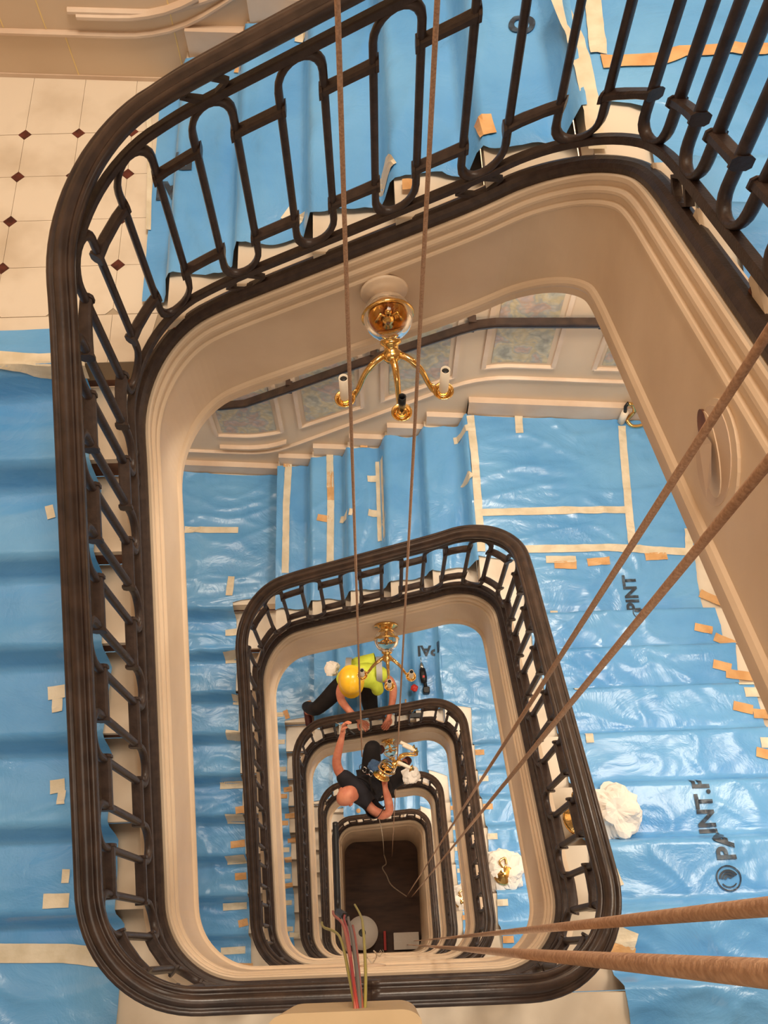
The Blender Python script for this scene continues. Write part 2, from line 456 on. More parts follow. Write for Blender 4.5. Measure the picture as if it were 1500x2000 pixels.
# ---------------------------------------------------------------- plan helpers for floors and treads
WL, WR = -2.2, 2.25
def yw(x): return 3.66 - .08*(x + .6)          # face of the far wall
def arcx(y):                                    # |x| of the well edge at height y of the plan
    if y < Y0: return xa
    if y < ya: return xa + sqrt(max(0, RC**2 - (ya-y)**2))
    if y <= yb: return CX
    if y < Y1: return xa + sqrt(max(0, RC**2 - (y-yb)**2))
    return xa
def xinL(y): return -max(arcx(y), .65) if y > 1 else -arcx(y)
def xinR(y): return max(arcx(y), .74) if y > 1 else arcx(y)
def yinT(x):
    a = abs(x)
    return Y1 if a <= xa else yb + sqrt(max(0, RC**2 - (a-xa)**2))
RY = {}; LY = {}; TX = {}
for k in range(1, 6):
    t = 0.2835 if k > 1 else 0.33
    RY[k] = [(1.965 if k > 1 else 1.99) - t*i for i in range(NR[k])]              # first entry: the riser up from the far landing
    tl = {1: .3075, 2: .277, 3: .277, 4: .3075, 5: .277}[k]; y0 = {1: .355, 2: .33, 3: .33, 4: .355, 5: .33}[k]
    LY[k] = [y0 + tl*i for i in range(NL[k])]
    TX[k] = [-.65 + .278*i for i in range(6)]

def frange(a, b, n): return [a + (b-a)*i/n for i in range(n+1)]
def side_poly(y0, y1, xin, xout, n=8):
    ys = frange(y0, y1, n)
    return [(xout, y0)] + [(xin(y), y) for y in ys] + [(xout, y1)]
def ccw(p):
    a = sum(p[i][0]*p[(i+1) % len(p)][1] - p[(i+1) % len(p)][0]*p[i][1] for i in range(len(p)))
    return p if a > 0 else p[::-1]

SIDE = {'R': 'right', 'T': 'far', 'L': 'left'}
ORD = {1: 'nearest', 2: 'second', 3: 'third', 4: 'fourth', 5: 'lowest'}
for k in range(1, 6):
    # main landing floor
    z = LV[k]
    yr = RY[k+1][-1] if k < 5 else .0
    yl = LY[k][0]
    P = [(WL, -2.2), (WR, -2.2), (WR, yr), (xinR(yr), yr)]
    if yr > Y0: pass
    P += [(xa, Y0)] if yr < Y0 else [(xinR(y), y) for y in frange(yr, Y0, 6)]
    P += [(-xa, Y0)] + [(xinL(y), y) for y in frange(Y0, yl, 8)] + [(WL, yl)]
    o = obj('floor', *poly_prism(ccw(P), z-.12, z), M['marble']); tag(o, 'white marble main landing, %s storey down' % ORD[k], 'floor', kind='structure')
    # quarter landings
    yt = LY[k][-1]; P = [(WL, yt)] + [(xinL(y), y) for y in frange(yt, min(Y1, 2.3), 6)] if yt < 2.29 else [(WL, yt), (-.65, yt)]
    if yt < 2.29: P += [(-.65, yinT(-.65))]
    P += [(-.65, yw(-.65)), (WL, yw(WL))]
    if k == 1: QL1 = ccw(P)
    o = obj('floor', *poly_prism(ccw(P), TL[k]-.12, TL[k] - (.004 if k == 1 else 0)), M['joint'] if k == 1 else M['marble']); tag(o, 'far left quarter landing of the %s storey down' % ORD[k], 'floor', kind='structure')
    yt = 1.99; P = [(WR, yt)] + [(xinR(y), y) for y in frange(yt, 2.24, 8)] + [(.74, yinT(.74)), (.74, yw(.74)), (WR, yw(WR))]
    o = obj('floor', *poly_prism(ccw(P), TR[k]-.12, TR[k]), M['marble']); tag(o, 'far right quarter landing of the %s storey down' % ORD[k], 'floor', kind='structure')
    # flights
    for f in 'RTL':
        fl = thing('stair_flight', 'white marble %s flight with dark risers, %s storey down' % (SIDE[f], ORD[k]), 'stairs', (0, 0, {'R': TR[k], 'T': TL[k], 'L': LV[k]}[f]), kind='structure')
        if f == 'R':
            n = NR[k]; r = (LV[k-1]-TR[k])/n
            for i in range(n):
                ya_ = RY[k][i]
                obj('riser', *box(xinR(ya_)+.0, WR, ya_-.02, ya_-.003, TR[k]+r*i, TR[k]+r*(i+1)-.03), M['riser'], fl)
                if i < n-1: obj('tread', *poly_prism(ccw(side_poly(RY[k][i+1], ya_+.015, xinR, WR)), TR[k]+r*(i+1)-.032, TR[k]+r*(i+1)), M['marble'], fl)
        elif f == 'L':
            n = NL[k]; r = (TL[k]-LV[k])/n
            for i in range(n):
                y_ = LY[k][i]
                obj('riser', *box(WL, xinL(y_), y_+.003, y_+.02, LV[k]+r*i, LV[k]+r*(i+1)-.03), M['riser'], fl)
                if i < n-1: obj('tread', *poly_prism(ccw(side_poly(y_-.015, LY[k][i+1], xinL, WL)), LV[k]+r*(i+1)-.032, LV[k]+r*(i+1)), M['marble'], fl)
        else:
            n = 6; r = (TR[k]-TL[k])/n
            for i in range(n):
                x_ = TX[k][i]
                obj('riser', *box(x_+.003, x_+.02, yinT(x_), yw(x_), TL[k]+r*i, TL[k]+r*(i+1)-.03), M['riser'], fl)
                if i < n-1:
                    x2 = TX[k][i+1]; xs = frange(x_-.015, x2, 5)
                    P = [(x, yinT(x)) for x in xs] + [(x2, yw(x2)), (x_-.015, yw(x_))]
                    obj('tread', *poly_prism(ccw(P), TL[k]+r*(i+1)-.032, TL[k]+r*(i+1)), M['marble'], fl)
# top landing (floor the photographer leans from)
o = obj('floor', *poly_prism([(WL, -2.2), (WR, -2.2), (WR, .1), (CX, .1), (xa, Y0), (-xa, Y0), (-CX, .3), (WL, .3)], LV[0]-.12, LV[0]), M['marble']); tag(o, 'top marble landing beside the camera', 'floor', kind='structure')

# tiles with dark corner stones on the uncovered quarter landing
fl = thing('floor', 'uncovered white marble tile floor with small dark diamonds, top left', 'floor', (0, 0, TL[1]), kind='structure')
gx = [-1.372 + .2285*i for i in range(-4, 4)]; gy = [2.42 + .239*i for i in range(0, 5)]
zt = TL[1]
for i in range(len(gx)-1):
    for j in range(len(gy)-1):
        x0, x1, y0, y1 = gx[i]+.001, gx[i+1]-.001, gy[j]+.001, gy[j+1]-.001
        if x1 > -.655: continue
        c = .028
        P = [(x0+c, y0), (x1-c, y0), (x1, y0+c), (x1, y1-c), (x1-c, y1), (x0+c, y1), (x0, y1-c), (x0, y0+c)]
        obj('tile', *poly_prism(P, zt-.003, zt), M['marble'], fl)
for x in gx[:-1]:
    for y in gy[1:-0 or None]:
        c = .0285
        obj('diamond_tile', *poly_prism([(x, y-c), (x+c, y), (x, y+c), (x-c, y)], zt-.003, zt+.0004), M['redstone'], fl)
for i in range(len(gx)-1):        # border slabs along wall and stair edge
    x0, x1 = gx[i]+.001, min(gx[i+1], -.655)-.001
    if x1 < x0: continue
    obj('border_slab', *poly_prism([(x0, gy[-1]+.002), (x1, gy[-1]+.002), (x1, yw(x1)), (x0, yw(x0))], zt-.003, zt), M['marble'], fl)
    obj('border_slab', *poly_prism([(x0, 2.20), (min(x1, -.78 if x1 > -.8 else x1), 2.20), (min(x1, -.74 if x1 > -.8 else x1), 2.418), (x0, 2.418)], zt-.003, zt), M['marble'], fl)

# pit floor
o = obj('floor', *poly_prism([(-.95, -.2), (.95, -.2), (.95, 2.5), (-.95, 2.5)], PITZ-.1, PITZ), M['pit']); tag(o, 'dark scratched floor at the bottom of the well', 'floor', kind='structure')

# ---------------------------------------------------------------- walls
def wquad(xa_, xb_, za, zb, off0, off1):       # slab on the far wall
    V = []
    for off in (off0, off1):
        for x, z in ((xa_, za), (xb_, za), (xb_, zb), (xa_, zb)): V.append((x, yw(x)-off, z))
    return V, [(3, 2, 1, 0), (4, 5, 6, 7), (0, 1, 5, 4), (1, 2, 6, 5), (2, 3, 7, 6), (3, 0, 4, 7)]
wb = obj('wall_back', [(WL-.1, yw(WL-.1), -17), (WR+.1, yw(WR+.1), -17), (WR+.1, yw(WR+.1), 9), (WL-.1, yw(WL-.1), 9)] + [(WL-.1, yw(WL-.1)+.2, -17), (WR+.1, yw(WR+.1)+.2, -17), (WR+.1, yw(WR+.1)+.2, 9), (WL-.1, yw(WL-.1)+.2, 9)],
    [(0, 1, 2, 3), (7, 6, 5, 4), (0, 4, 5, 1), (1, 5, 6, 2), (2, 6, 7, 3), (3, 7, 4, 0)], M['wall'])
tag(wb, 'cream panelled wall on the far side of the stairs', 'wall', kind='structure')
o = obj('wall_left', *box(WL-.15, WL, -2.2, 3.9, -17, 9), M['wall']); tag(o, 'cream wall left of the stairs', 'wall', kind='structure')
o = obj('wall_right', *box(WR, WR+.15, -2.2, 3.6, -17, 9), M['wall']); tag(o, 'cream wall right of the stairs', 'wall', kind='structure')

def strip(name, pts, h, th, off, m, parent):    # moulding following (x, z) points on the far wall
    V, F = [], []
    pr = [(off, -h/2), (off+th*.7, -h/2+h*.1), (off+th, -h*.1), (off+th, h*.25), (off+th*.5, h/2), (off, h/2)]
    for x, z in pts:
        for oo, dz in pr: V.append((x, yw(x)-oo, z+dz))
    m_ = len(pr)
    for i in range(len(pts)-1):
        for j in range(m_):
            a = i*m_+j; b = i*m_+(j+1) % m_; F.append((a, b, b+m_, a+m_))
    F.append(tuple(range(m_))); F.append(tuple(reversed(range((len(pts)-1)*m_, len(pts)*m_))))
    return obj(name, V, F, m, parent)
def znose(k, x, dz):                             # smooth raking line of storey k on the far wall
    a, b = -.72, .80
    lo, hi = TL[k], TR[k]
    t = (x-a)/(b-a)
    f = lambda t: t
    s = .12
    if t < 0: v = 0
    elif t > 1: v = 1
    else: v = t
    # rounded joins
    v = 0
    for q in range(9):
        tt = min(1, max(0, t + s*(q-4)/4)); v += tt
    v /= 9
    return lo + (hi-lo)*v + dz
for k in (1, 2, 3):
    base = tag(D2.objects.new('baseboard_back', None), 'stepped cream skirting on the far wall, %s storey down' % ORD[k], 'skirting', kind='structure'); COL.objects.link(base)
    zz = TR[k]; r = (TR[k]-TL[k])/6
    obj('skirting_block', *wquad(.74, WR, TR[k], TR[k]+.17, 0, .045), M['skirt'], base)
    obj('skirting_block', *wquad(WL, -.65, TL[k], TL[k]+.13 if k > 1 else TL[k]+.02, 0, .045 if k > 1 else .006), M['skirt'], base)
    for i in range(6):
        x_ = TX[k][i]
        obj('skirting_block', *wquad(x_, (TX[k][i+1] if i < 5 else .74), TL[k]+r*i, TL[k]+r*(i+1)+.13, 0, .04), M['skirt'], base)
    dd = (.30, .43) if k > 1 else (.23, .30)
    xs = frange(WL, WR, 60)
    strip('dado_moulding', [(x, znose(k, x, dd[0] + (dd[1]-dd[0])*min(1, max(0, (x+.7)/1.4)))) for x in xs], .028, .022, 0, M['skirt'], wb)
    strip('dado_moulding', [(x, znose(k, x, dd[0]+.09 + (dd[1]-dd[0])*min(1, max(0, (x+.7)/1.4)))) for x in xs if -1.15 < x < -.55], .035, .03, 0, M['skirt'], wb)
# mosaic panels of storey 2 with frames
def panel(x0, x1, k, d0, d1, parent):
    V, F = [], []
    n = 8
    for x in frange(x0, x1, n):
        for d in (d0, d1): V.append((x, yw(x)-.004, znose(k, x, d)))
    for i in range(n): F.append((2*i, 2*i+2, 2*i+3, 2*i+1))
    p = obj('mosaic_panel', V, F, M['mosaic'], parent)
    e = .045
    strip('panel_moulding', [(x, znose(k, x, d0-e)) for x in frange(x0-e, x1+e, 10)], .035, .02, 0, M['skirt'], parent)
    strip('panel_moulding', [(x, znose(k, x, d1+e)) for x in frange(x0-e, x1+e, 10)], .035, .02, 0, M['skirt'], parent)
    for x in (x0-e, x1+e):
        V = []
        for off in (0, .018):
            for a, d in ((x-.014, d0-e), (x+.014, d0-e), (x+.014, d1+e), (x-.014, d1+e)): V.append((a, yw(a)-off, znose(k, a, d)))
        obj('panel_moulding', V, [(3, 2, 1, 0), (4, 5, 6, 7), (0, 1, 5, 4), (1, 2, 6, 5), (2, 3, 7, 6), (3, 0, 4, 7)], M['skirt'], parent)
for k in (2, 3):
    panel(.85, 1.2, k, .61, 1.55, wb)
    panel(-1.04, -.63, k, .60, 1.5, wb)
    panel(-.40, -.03, k, .58, 1.5, wb)
    panel(.20, .58, k, .58, 1.5, wb)
    panel(1.55, 1.95, k, .61, 1.55, wb)
# ashlar joints of the upper left wall
for x, z0, z1 in ((-1.42, 1.43, 2.4), (-1.17, 1.20, 1.40), (-1.24, 1.43, 2.4), (-.70, 1.25, 2.3), (-1.65, 1.2, 1.4)):
    obj('wall_joint', *wquad(x-.0025, x+.0025, z0, z1, 0, .0015), mat('pale_joint', rgb(240, 214, 150), .6) if 'pale_joint' not in D2.materials else D2.materials['pale_joint'], wb)
strip('panel_moulding', [(x, 1.52 + max(0, x+.8)**1.5*.5) for x in frange(-1.12, -.45, 16)], .03, .02, 0, M['skirt'], wb)

# wall handrail of storey 2
for k in (2,):
    wr = thing('wall_handrail', 'dark wall handrail on brackets below the mosaic panels' if k == 2 else 'dark wall handrail one storey lower, hidden behind the strings', 'handrail', (.2, 3.5, TL[k]+1.0))
    zo = TL[k]+2.55
    pts = [(-1.5, -1.50), (-.98, -1.49), (-.80, -1.443), (-.47, -1.223), (.018, -.887), (.62, -.50), (.72, -.445), (.82, -.418), (1.2, -.395), (1.47, -.379), (2.0, -.37)]
    def bar(o0, o1, d0, d1):
        V, F = [], []
        for x, z in pts:
            for oo, dz in ((o0, d0), (o1, d0), (o1+.004, (d0+d1)/2), (o1, d1), (o0, d1)): V.append((x, yw(x)-oo, z+dz+zo))
        m_ = 5
        for i in range(len(pts)-1):
            for j in range(m_): a = i*m_+j; b = i*m_+(j+1) % m_; F.append((a, b, b+m_, a+m_))
        F.append(tuple(range(m_))); F.append(tuple(reversed(range((len(pts)-1)*m_, len(pts)*m_))))
        return V, F
    obj('rail', *bar(.042, .078, -.022, .012), M['rail'], wr)
    obj('rail_cap', *bar(.036, .084, .012, .026), M['rail'], wr)
    for bx, bz in ((-.47, -1.223), (.10, -.84), (.69, -.455), (1.44, -.38)):
        b = merge(wquad(bx-.013, bx+.013, bz+zo-.055, bz+zo-.012, 0, .062), wquad(bx-.022, bx+.022, bz+zo+.0, bz+zo+.034, 0, .05))
        obj('bracket', *b, M['rail'], wr)

# ---------------------------------------------------------------- blue plastic dust sheets
def S(t): t = min(1, max(0, t)); return t*t*(3-2*t)
def hR(k, y):
    r = (LV[k-1]-TR[k])/NR[k]
    return TR[k] + r*sum(S((yr + .066 - y)/.048) for yr in RY[k])
def hL(k, y):
    r = (TL[k]-LV[k])/NL[k]
    return LV[k] + r*sum(S((y - yl + .066)/.048) for yl in LY[k])
def hT(k, x):
    r = (TR[k]-TL[k])/6
    return TL[k] + r*sum(S((x - xt + .064)/.046) for xt in TX[k])
def wr(f, k, x, y):
    z = {'R': 0, 'T': 11.3, 'L': 23.7}[f] + k*5.1
    if f == 'T': a, b = x*6.5, y*1.6
    else: a, b = x*1.7, y*5.0
    q = noise.noise(Vector((x*1.3, y*1.3, z)))
    n1 = noise.noise(Vector((a + q*2.2, b + q*1.4, z)))
    n2 = noise.noise(Vector((a*1.9 + q*3 + 3.1, b*1.9 - q*2, z+7)))
    n3 = noise.noise(Vector((x*9+q*4, y*9, z+3)))
    rid = (1-abs(n1)*2.2); rid = max(0, rid)**3
    rid2 = max(0, 1-abs(n2)*2.6)**2
    return .007 + .013*rid + .006*rid2 + .004*(n3+.5) + .004*(q+.5)
def cover(f, k, x, y):
    base = {'R': lambda: hR(k, y), 'L': lambda: hL(k, y), 'T': lambda: hT(k, x)}[f]()
    return base + wr(f, k, x, y) + (.006 if f == 'T' else 0)
SHEET = {}
def sheet(f, k):
    step = .017 if k < 3 else (.028 if k == 3 else .04)
    e = lambda u, s: .022*noise.noise(Vector((u*2.3, s, k*3.7)))
    if f == 'R':
        v0, v1 = -1.6, 3.52
        xi_ = .905 if k == 1 else 1.0
        lo = lambda y: (xi_ + e(y, 1)) + (.725-xi_)*S((y-2.40)/.05); hi = lambda y: min(2.125 + e(y, 2)*1.5 + (.08*S((y-2.4)/.1)), WR-.02)
        v1f = lambda x: yw(x)-.05+e(x, 5)*.5
    elif f == 'L':
        v0 = -1.6
        xi = -.985 - .01*k
        lo = lambda y: WL+.02
        hi = lambda y: xi + e(y, 3) + (0 if k == 1 else (-.655-xi)*S((y-LY[k][-1]-.02)/.05))
        v1f = (lambda x: 2.352 + e(x, 5)*.3) if k == 1 else (lambda x: yw(x)-.05+e(x, 5)*.5)
        v1 = 2.35 if k == 1 else 3.7
    if f in 'RL':
        n = int((v1-v0)/step); m_ = int(1.2/step)
        V = []
        for i in range(n+1):
            for j in range(m_+1):
                y = v0 + (v1-v0)*i/n
                a, b = lo(y), hi(y); x = a + (b-a)*j/m_
                yy = v0 + (v1f(x)-v0)*i/n
                a, b = lo(yy), hi(yy); x = a + (b-a)*j/m_
                V.append((x, yy, cover(f, k, x, yy)))
    else:
        u0, u1 = (-.80 if k == 1 else -.67), .735
        n = int((u1-u0)/step); m_ = int(1.15/step); V = []
        for i in range(n+1):
            x = u0 + (u1-u0)*i/n
            y0 = 2.43 + .03*noise.noise(Vector((x*9, 3, k))) + (.03 if k == 1 else 0) - (.0 if k > 1 else .05*S((x-.3)/.2)); y1 = min(yw(x)-.05, 3.6) + .03*noise.noise(Vector((x*7, 8, k)))
            for j in range(m_+1):
                y = y0 + (y1-y0)*j/m_; V.append((x, y, cover('T', k, x, y)))
    F = []
    w_ = m_+1
    for i in range(n):
        for j in range(m_):
            q = (i*w_+j, i*w_+j+1, (i+1)*w_+j+1, (i+1)*w_+j)
            F.append(q if f != 'T' else q[::-1])
    o = obj('dust_sheet', V, F, M['film'], None, True)
    tag(o, {'R': 'blue plastic dust sheet over the right flight and far right landing, %s storey down',
            'T': 'blue plastic dust sheet pleated over the far flight, %s storey down',
            'L': 'blue plastic dust sheet taped over the left flight, %s storey down'}[f] % ORD[k], 'dust sheet')
    SHEET[(f, k)] = o
for k in range(1, 6):
    for f in 'RTL': sheet(f, k)

def tape(f, k, col, pts, w_=.052):
    P = [Vector((a, b, 0)) for a, b in pts]
    Q = []
    for i in range(len(P)-1):
        n = max(1, int((P[i+1]-P[i]).length/.02))
        for j in range(n): Q.append(P[i].lerp(P[i+1], j/n))
    Q.append(P[-1])
    V, F = [], []
    hh = w_/2
    for i, p in enumerate(Q):
        d = (Q[min(i+1, len(Q)-1)] - Q[max(i-1, 0)]).normalized(); nn = Vector((-d.y, d.x, 0))
        for a in (-1, -.6, -.2, .2, .6, 1):
            q = p + nn*hh*a*(1 + .08*noise.noise(p*20))
            V.append((q.x, q.y, cover(f, k, q.x, q.y) + .0065))
    for i in range(len(Q)-1):
        for j in range(5): F.append((i*6+j, i*6+j+1, (i+1)*6+j+1, (i+1)*6+j))
    o = obj('tape_strip', V, F, M['otape' if col == 'o' else 'tape'], SHEET[(f, k)])
    o['label'] = 'orange masking tape' if col == 'o' else 'cream masking tape'
TAPES=[
('TR', 2, 'c', [(0.758, 3.491), (0.765, 3.149), (0.757, 2.473)]),
('TR', 2, 'c', [(1.093, 3.492), (1.085, 3.337)]),
('TR', 2, 'c', [(1.793, 3.372), (1.761, 2.92), (1.735, 2.439)]),
('TR', 2, 'c', [(0.779, 2.754), (1.254, 2.749), (1.745, 2.739)]),
('TR', 2, 'c', [(0.991, 2.483), (1.557, 2.474), (2.116, 2.425)]),
('TR', 2, 'c', [(2.121, 2.588), (2.101, 2.433)]),
('TR', 2, 'o', [(2.158, 2.829), (2.136, 2.717)]),
('R', 2, 'o', [(1.216, 2.365), (1.359, 2.358)]),
('R', 2, 'o', [(1.43, 2.374), (1.576, 2.382)]),
('R', 2, 'o', [(1.808, 2.4), (1.951, 2.403)]),
('R', 2, 'c', [(1.168, 2.406), (1.361, 2.397)]),
('R', 2, 'o', [(2.118, 2.143), (2.251, 2.07)]),
('R', 2, 'o', [(2.087, 1.798), (2.201, 1.742)]),
('R', 2, 'o', [(2.044, 1.524), (2.196, 1.499)]),
('R', 2, 'o', [(2.077, 1.25), (2.166, 1.24)]),
('R', 2, 'c', [(2.034, 1.436), (2.166, 1.43)]),
('R', 2, 'c', [(2.054, 1.367), (2.151, 1.363)]),
('R', 2, 'c', [(2.014, 1.06), (2.084, 1.057)]),
('R', 2, 'c', [(1.156, 2.033), (1.203, 2.031)]),
('R', 2, 'c', [(1.135, 1.439), (1.185, 1.437)]),
('R', 2, 'c', [(1.121, 1.116), (1.161, 1.115)]),
('R', 2, 'c', [(1.084, 0.451), (1.104, 0.383)]),
('B', 1, 'c', [(1.013, 0.196), (1.104, 0.155)]),
('B', 1, 'o', [(0.963, 0.132), (1.091, 0.1)]),
('L', 1, 'c', [(-1.367, 2.214), (-1.169, 2.196), (-0.991, 2.195)]),
('B', 1, 'c', [(-1.482, 0.202), (-1.216, 0.193), (-1.02, 0.168)]),
('L', 1, 'c', [(-1.227, 1.114), (-1.162, 1.123)]),
('L', 1, 'c', [(-1.205, 1.064), (-1.165, 1.069)]),
('L', 1, 'c', [(-1.235, 0.784), (-1.178, 0.791)]),
('L', 1, 'c', [(-1.201, 0.743), (-1.17, 0.745)]),
('L', 1, 'c', [(-1.204, 0.468), (-1.174, 0.467)]),
('L', 1, 'c', [(-1.269, 0.379), (-1.168, 0.379)]),
('L', 1, 'c', [(-1.192, 1.73), (-1.162, 1.738)]),
('TL', 2, 'c', [(-1.4, 3.168), (-0.986, 3.153)]),
('TL', 2, 'c', [(-1.024, 2.767), (-1.038, 2.615)]),
('L', 2, 'c', [(-1.082, 2.376), (-0.982, 2.383)]),
('L', 2, 'c', [(-1.1, 2.211), (-0.992, 2.217)]),
('L', 2, 'c', [(-1.056, 1.934), (-0.987, 1.925)]),
('L', 2, 'c', [(-1.109, 1.692), (-1.002, 1.678)]),
('L', 2, 'c', [(-1.189, 1.357), (-0.993, 1.358)]),
('L', 2, 'o', [(-1.063, 1.169), (-0.992, 1.177)]),
('L', 2, 'c', [(-1.145, 1.119), (-1.008, 1.115)]),
('L', 2, 'o', [(-1.117, 0.936), (-1.006, 0.946)]),
('L', 2, 'c', [(-1.163, 0.831), (-1.012, 0.837)]),
('L', 2, 'o', [(-1.099, 0.716), (-1.011, 0.72)]),
('L', 2, 'c', [(-1.211, 0.508), (-1.024, 0.513)]),
('L', 2, 'o', [(-1.087, 0.382), (-1.014, 0.397)]),
('L', 2, 'c', [(-1.243, 0.195), (-1.05, 0.199)]),
('L', 2, 'o', [(-1.129, 0.081), (-0.989, 0.077)]),
('L', 3, 'o', [(-1.072, 1.874), (-0.977, 1.886)]),
('L', 3, 'o', [(-1.069, 1.603), (-0.951, 1.609)]),
('L', 3, 'o', [(-1.052, 1.35), (-0.946, 1.357)]),
('L', 3, 'o', [(-1.087, 1.14), (-1.004, 1.148)]),
('L', 3, 'o', [(-1.132, 0.865), (-1.006, 0.882)]),
('L', 3, 'c', [(-1.069, 0.357), (-0.961, 0.353)]),
('T', 2, 'c', [(-0.578, 3.701), (-0.596, 3.259), (-0.598, 2.709)]),
('T', 2, 'c', [(-0.251, 3.673), (-0.251, 3.32)]),
('T', 2, 'o', [(-0.249, 3.45), (-0.248, 3.212)]),
('T', 2, 'c', [(-0.248, 3.212), (-0.258, 2.658)]),
('T', 2, 'o', [(0.014, 3.664), (0.011, 3.555)]),
('T', 2, 'c', [(0.119, 3.429), (0.117, 2.791)]),
('T', 2, 'o', [(-0.349, 3.078), (-0.238, 3.053)]),
('T', 2, 'c', [(-0.179, 3.051), (-0.083, 3.029)]),
('T', 2, 'c', [(0.031, 3.289), (0.107, 3.293)]),
('T', 2, 'c', [(0.031, 3.018), (0.113, 3.005)]),
('T', 2, 'c', [(0.647, 3.388), (0.741, 3.398)]),
('T', 2, 'c', [(0.688, 3.006), (0.731, 3.051)]),
('T', 2, 'o', [(-0.595, 3.684), (-0.595, 3.593)]),
('TR', 1, 'o', [(0.801, 2.578), (0.989, 2.593), (1.057, 2.624), (1.326, 2.623)]),
('TR', 1, 'c', [(0.7, 2.893), (0.735, 2.704), (0.749, 2.439), (0.746, 2.234)]),
('TR', 1, 'c', [(0.817, 2.913), (0.796, 2.611)]),
('T', 1, 'o', [(-0.092, 3.605), (-0.093, 3.456)]),
('T', 1, 'o', [(-0.415, 3.592), (-0.431, 3.497)]),
('T', 1, 'c', [(-0.215, 3.603), (-0.223, 3.503)]),
('T', 1, 'c', [(-0.157, 3.577), (-0.162, 3.475)]),
('T', 1, 'o', [(0.453, 2.544), (0.463, 2.459)]),
('T', 1, 'c', [(0.122, 2.572), (0.155, 2.495)]),
('T', 1, 'o', [(0.222, 2.436), (0.22, 2.393)]),
('T', 1, 'c', [(-0.218, 2.587), (-0.159, 2.545)]),
('T', 1, 'c', [(-0.85, 3.572), (-0.817, 3.149), (-0.798, 2.808)]),
('R', 3, 'c', [(1.331, 3.897), (1.652, 3.967)]),
('R', 3, 'o', [(1.354, 3.413), (1.384, 3.335)]),
('T', 3, 'o', [(-0.745, 2.779), (-0.727, 2.658)]),
('T', 3, 'o', [(-1.013, 2.678), (-0.981, 2.583)]),
]
for kd, k, c, pts in TAPES:
    f = kd
    if kd == 'TR': f = 'R' if sum(p[0] for p in pts)/len(pts) > .765 else 'T' if False else 'R'
    if kd == 'TL': f = 'L'
    if kd == 'B': f, k = ('R', k+1) if pts[0][0] > 0 else ('L', k)
    wd = .052
    if kd == 'L' and k == 1 and len(pts) == 3 or kd == 'B': wd = .07
    if kd == 'T' and k == 1 and len(pts) == 3: wd = .02
    tape(f, k, c, pts, wd)
# small pieces holding the sheet edges on further flights
for k in (3, 4):
    for y in RY[k]:
        if y > .2: tape('R', k, random.choice('co'), [(1.0, y-.06), (1.09, y-.06)])
    for y in LY[k]: tape('L', k, random.choice('co'), [(-1.12, y+.09), (-1.03, y+.09)])
for k in (1, 2):
    for y in RY[k]: tape('R', k, 'o', [(1.98, y-.10), (2.08, y-.13)])

# printed words on the sheets
def text_on(body, f, k, loc, size, rotz, name='printed_text'):
    cu = D2.curves.new('t', 'FONT'); cu.body = body; cu.size = size; cu.offset = size*.035
    to = D2.objects.new('t', cu); COL.objects.link(to)
    dg = bpy.context.evaluated_depsgraph_get(); dg.update()
    me = D2.meshes.new_from_object(to.evaluated_get(dg))
    D2.objects.remove(to)
    bm = bmesh.new(); bm.from_mesh(me)
    bmesh.ops.triangulate(bm, faces=bm.faces)
    for _ in range(3):
        es = [e for e in bm.edges if e.calc_length() > .018]
        if es: bmesh.ops.subdivide_edges(bm, edges=es, cuts=1); bmesh.ops.triangulate(bm, faces=bm.faces)
    c, s = cos(rotz), sin(rotz)
    for v in bm.verts:
        x, y = v.co.x*c - v.co.y*s + loc[0], v.co.x*s + v.co.y*c + loc[1]
        v.co = (x, y, cover(f, k, x, y) + .006)
    bm.to_mesh(me); bm.free()
    me.materials.append(M['print'])
    o = D2.objects.new(name, me); COL.objects.link(o); o.parent = SHEET[(f, k)]
    o['label'] = 'black printed letters'
def logo_on(f, k, c, r):
    V, F = [], []
    def ring(r0, r1, a0, a1, cx=0, cy=0, n=28):
        b = len(V)
        for i in range(n+1):
            a = a0 + (a1-a0)*i/n
            for rr in (r0, r1):
                x, y = c[0]+cx+rr*cos(a), c[1]+cy+rr*sin(a); V.append((x, y, cover(f, k, x, y)+.006))
        for i in range(n): F.append((b+2*i, b+2*i+1, b+2*i+3, b+2*i+2))
    ring(r*.88, r, 0, 2*pi)
    for q in (.72, .5, .28):
        ring(r*q-.006, r*q+.004, pi*.15, pi*.95, cy=-r*.12)
    ring(r*.62, r*.72, pi*1.2, pi*1.8)
    o = obj('printed_emblem', V, F, M['print'], SHEET[(f, k)]); o['label'] = 'round striped emblem'
text_on('PAINT.F', 'R', 2, (1.645, .475), .112, pi/2)
logo_on('R', 2, (1.60, .40), .055)
text_on('PINT', 'R', 2, (1.72, 2.03), .115, pi/2)
logo_on('R', 2, (1.665, 1.97), .045)
text_on('PAI', 'T', 1, (-.60, 3.06), .13, pi)
text_on('O', 'T', 1, (.66, 2.99), .11, pi)
text_on('PAI', 'T', 3, (.72, 3.12), .16, pi)

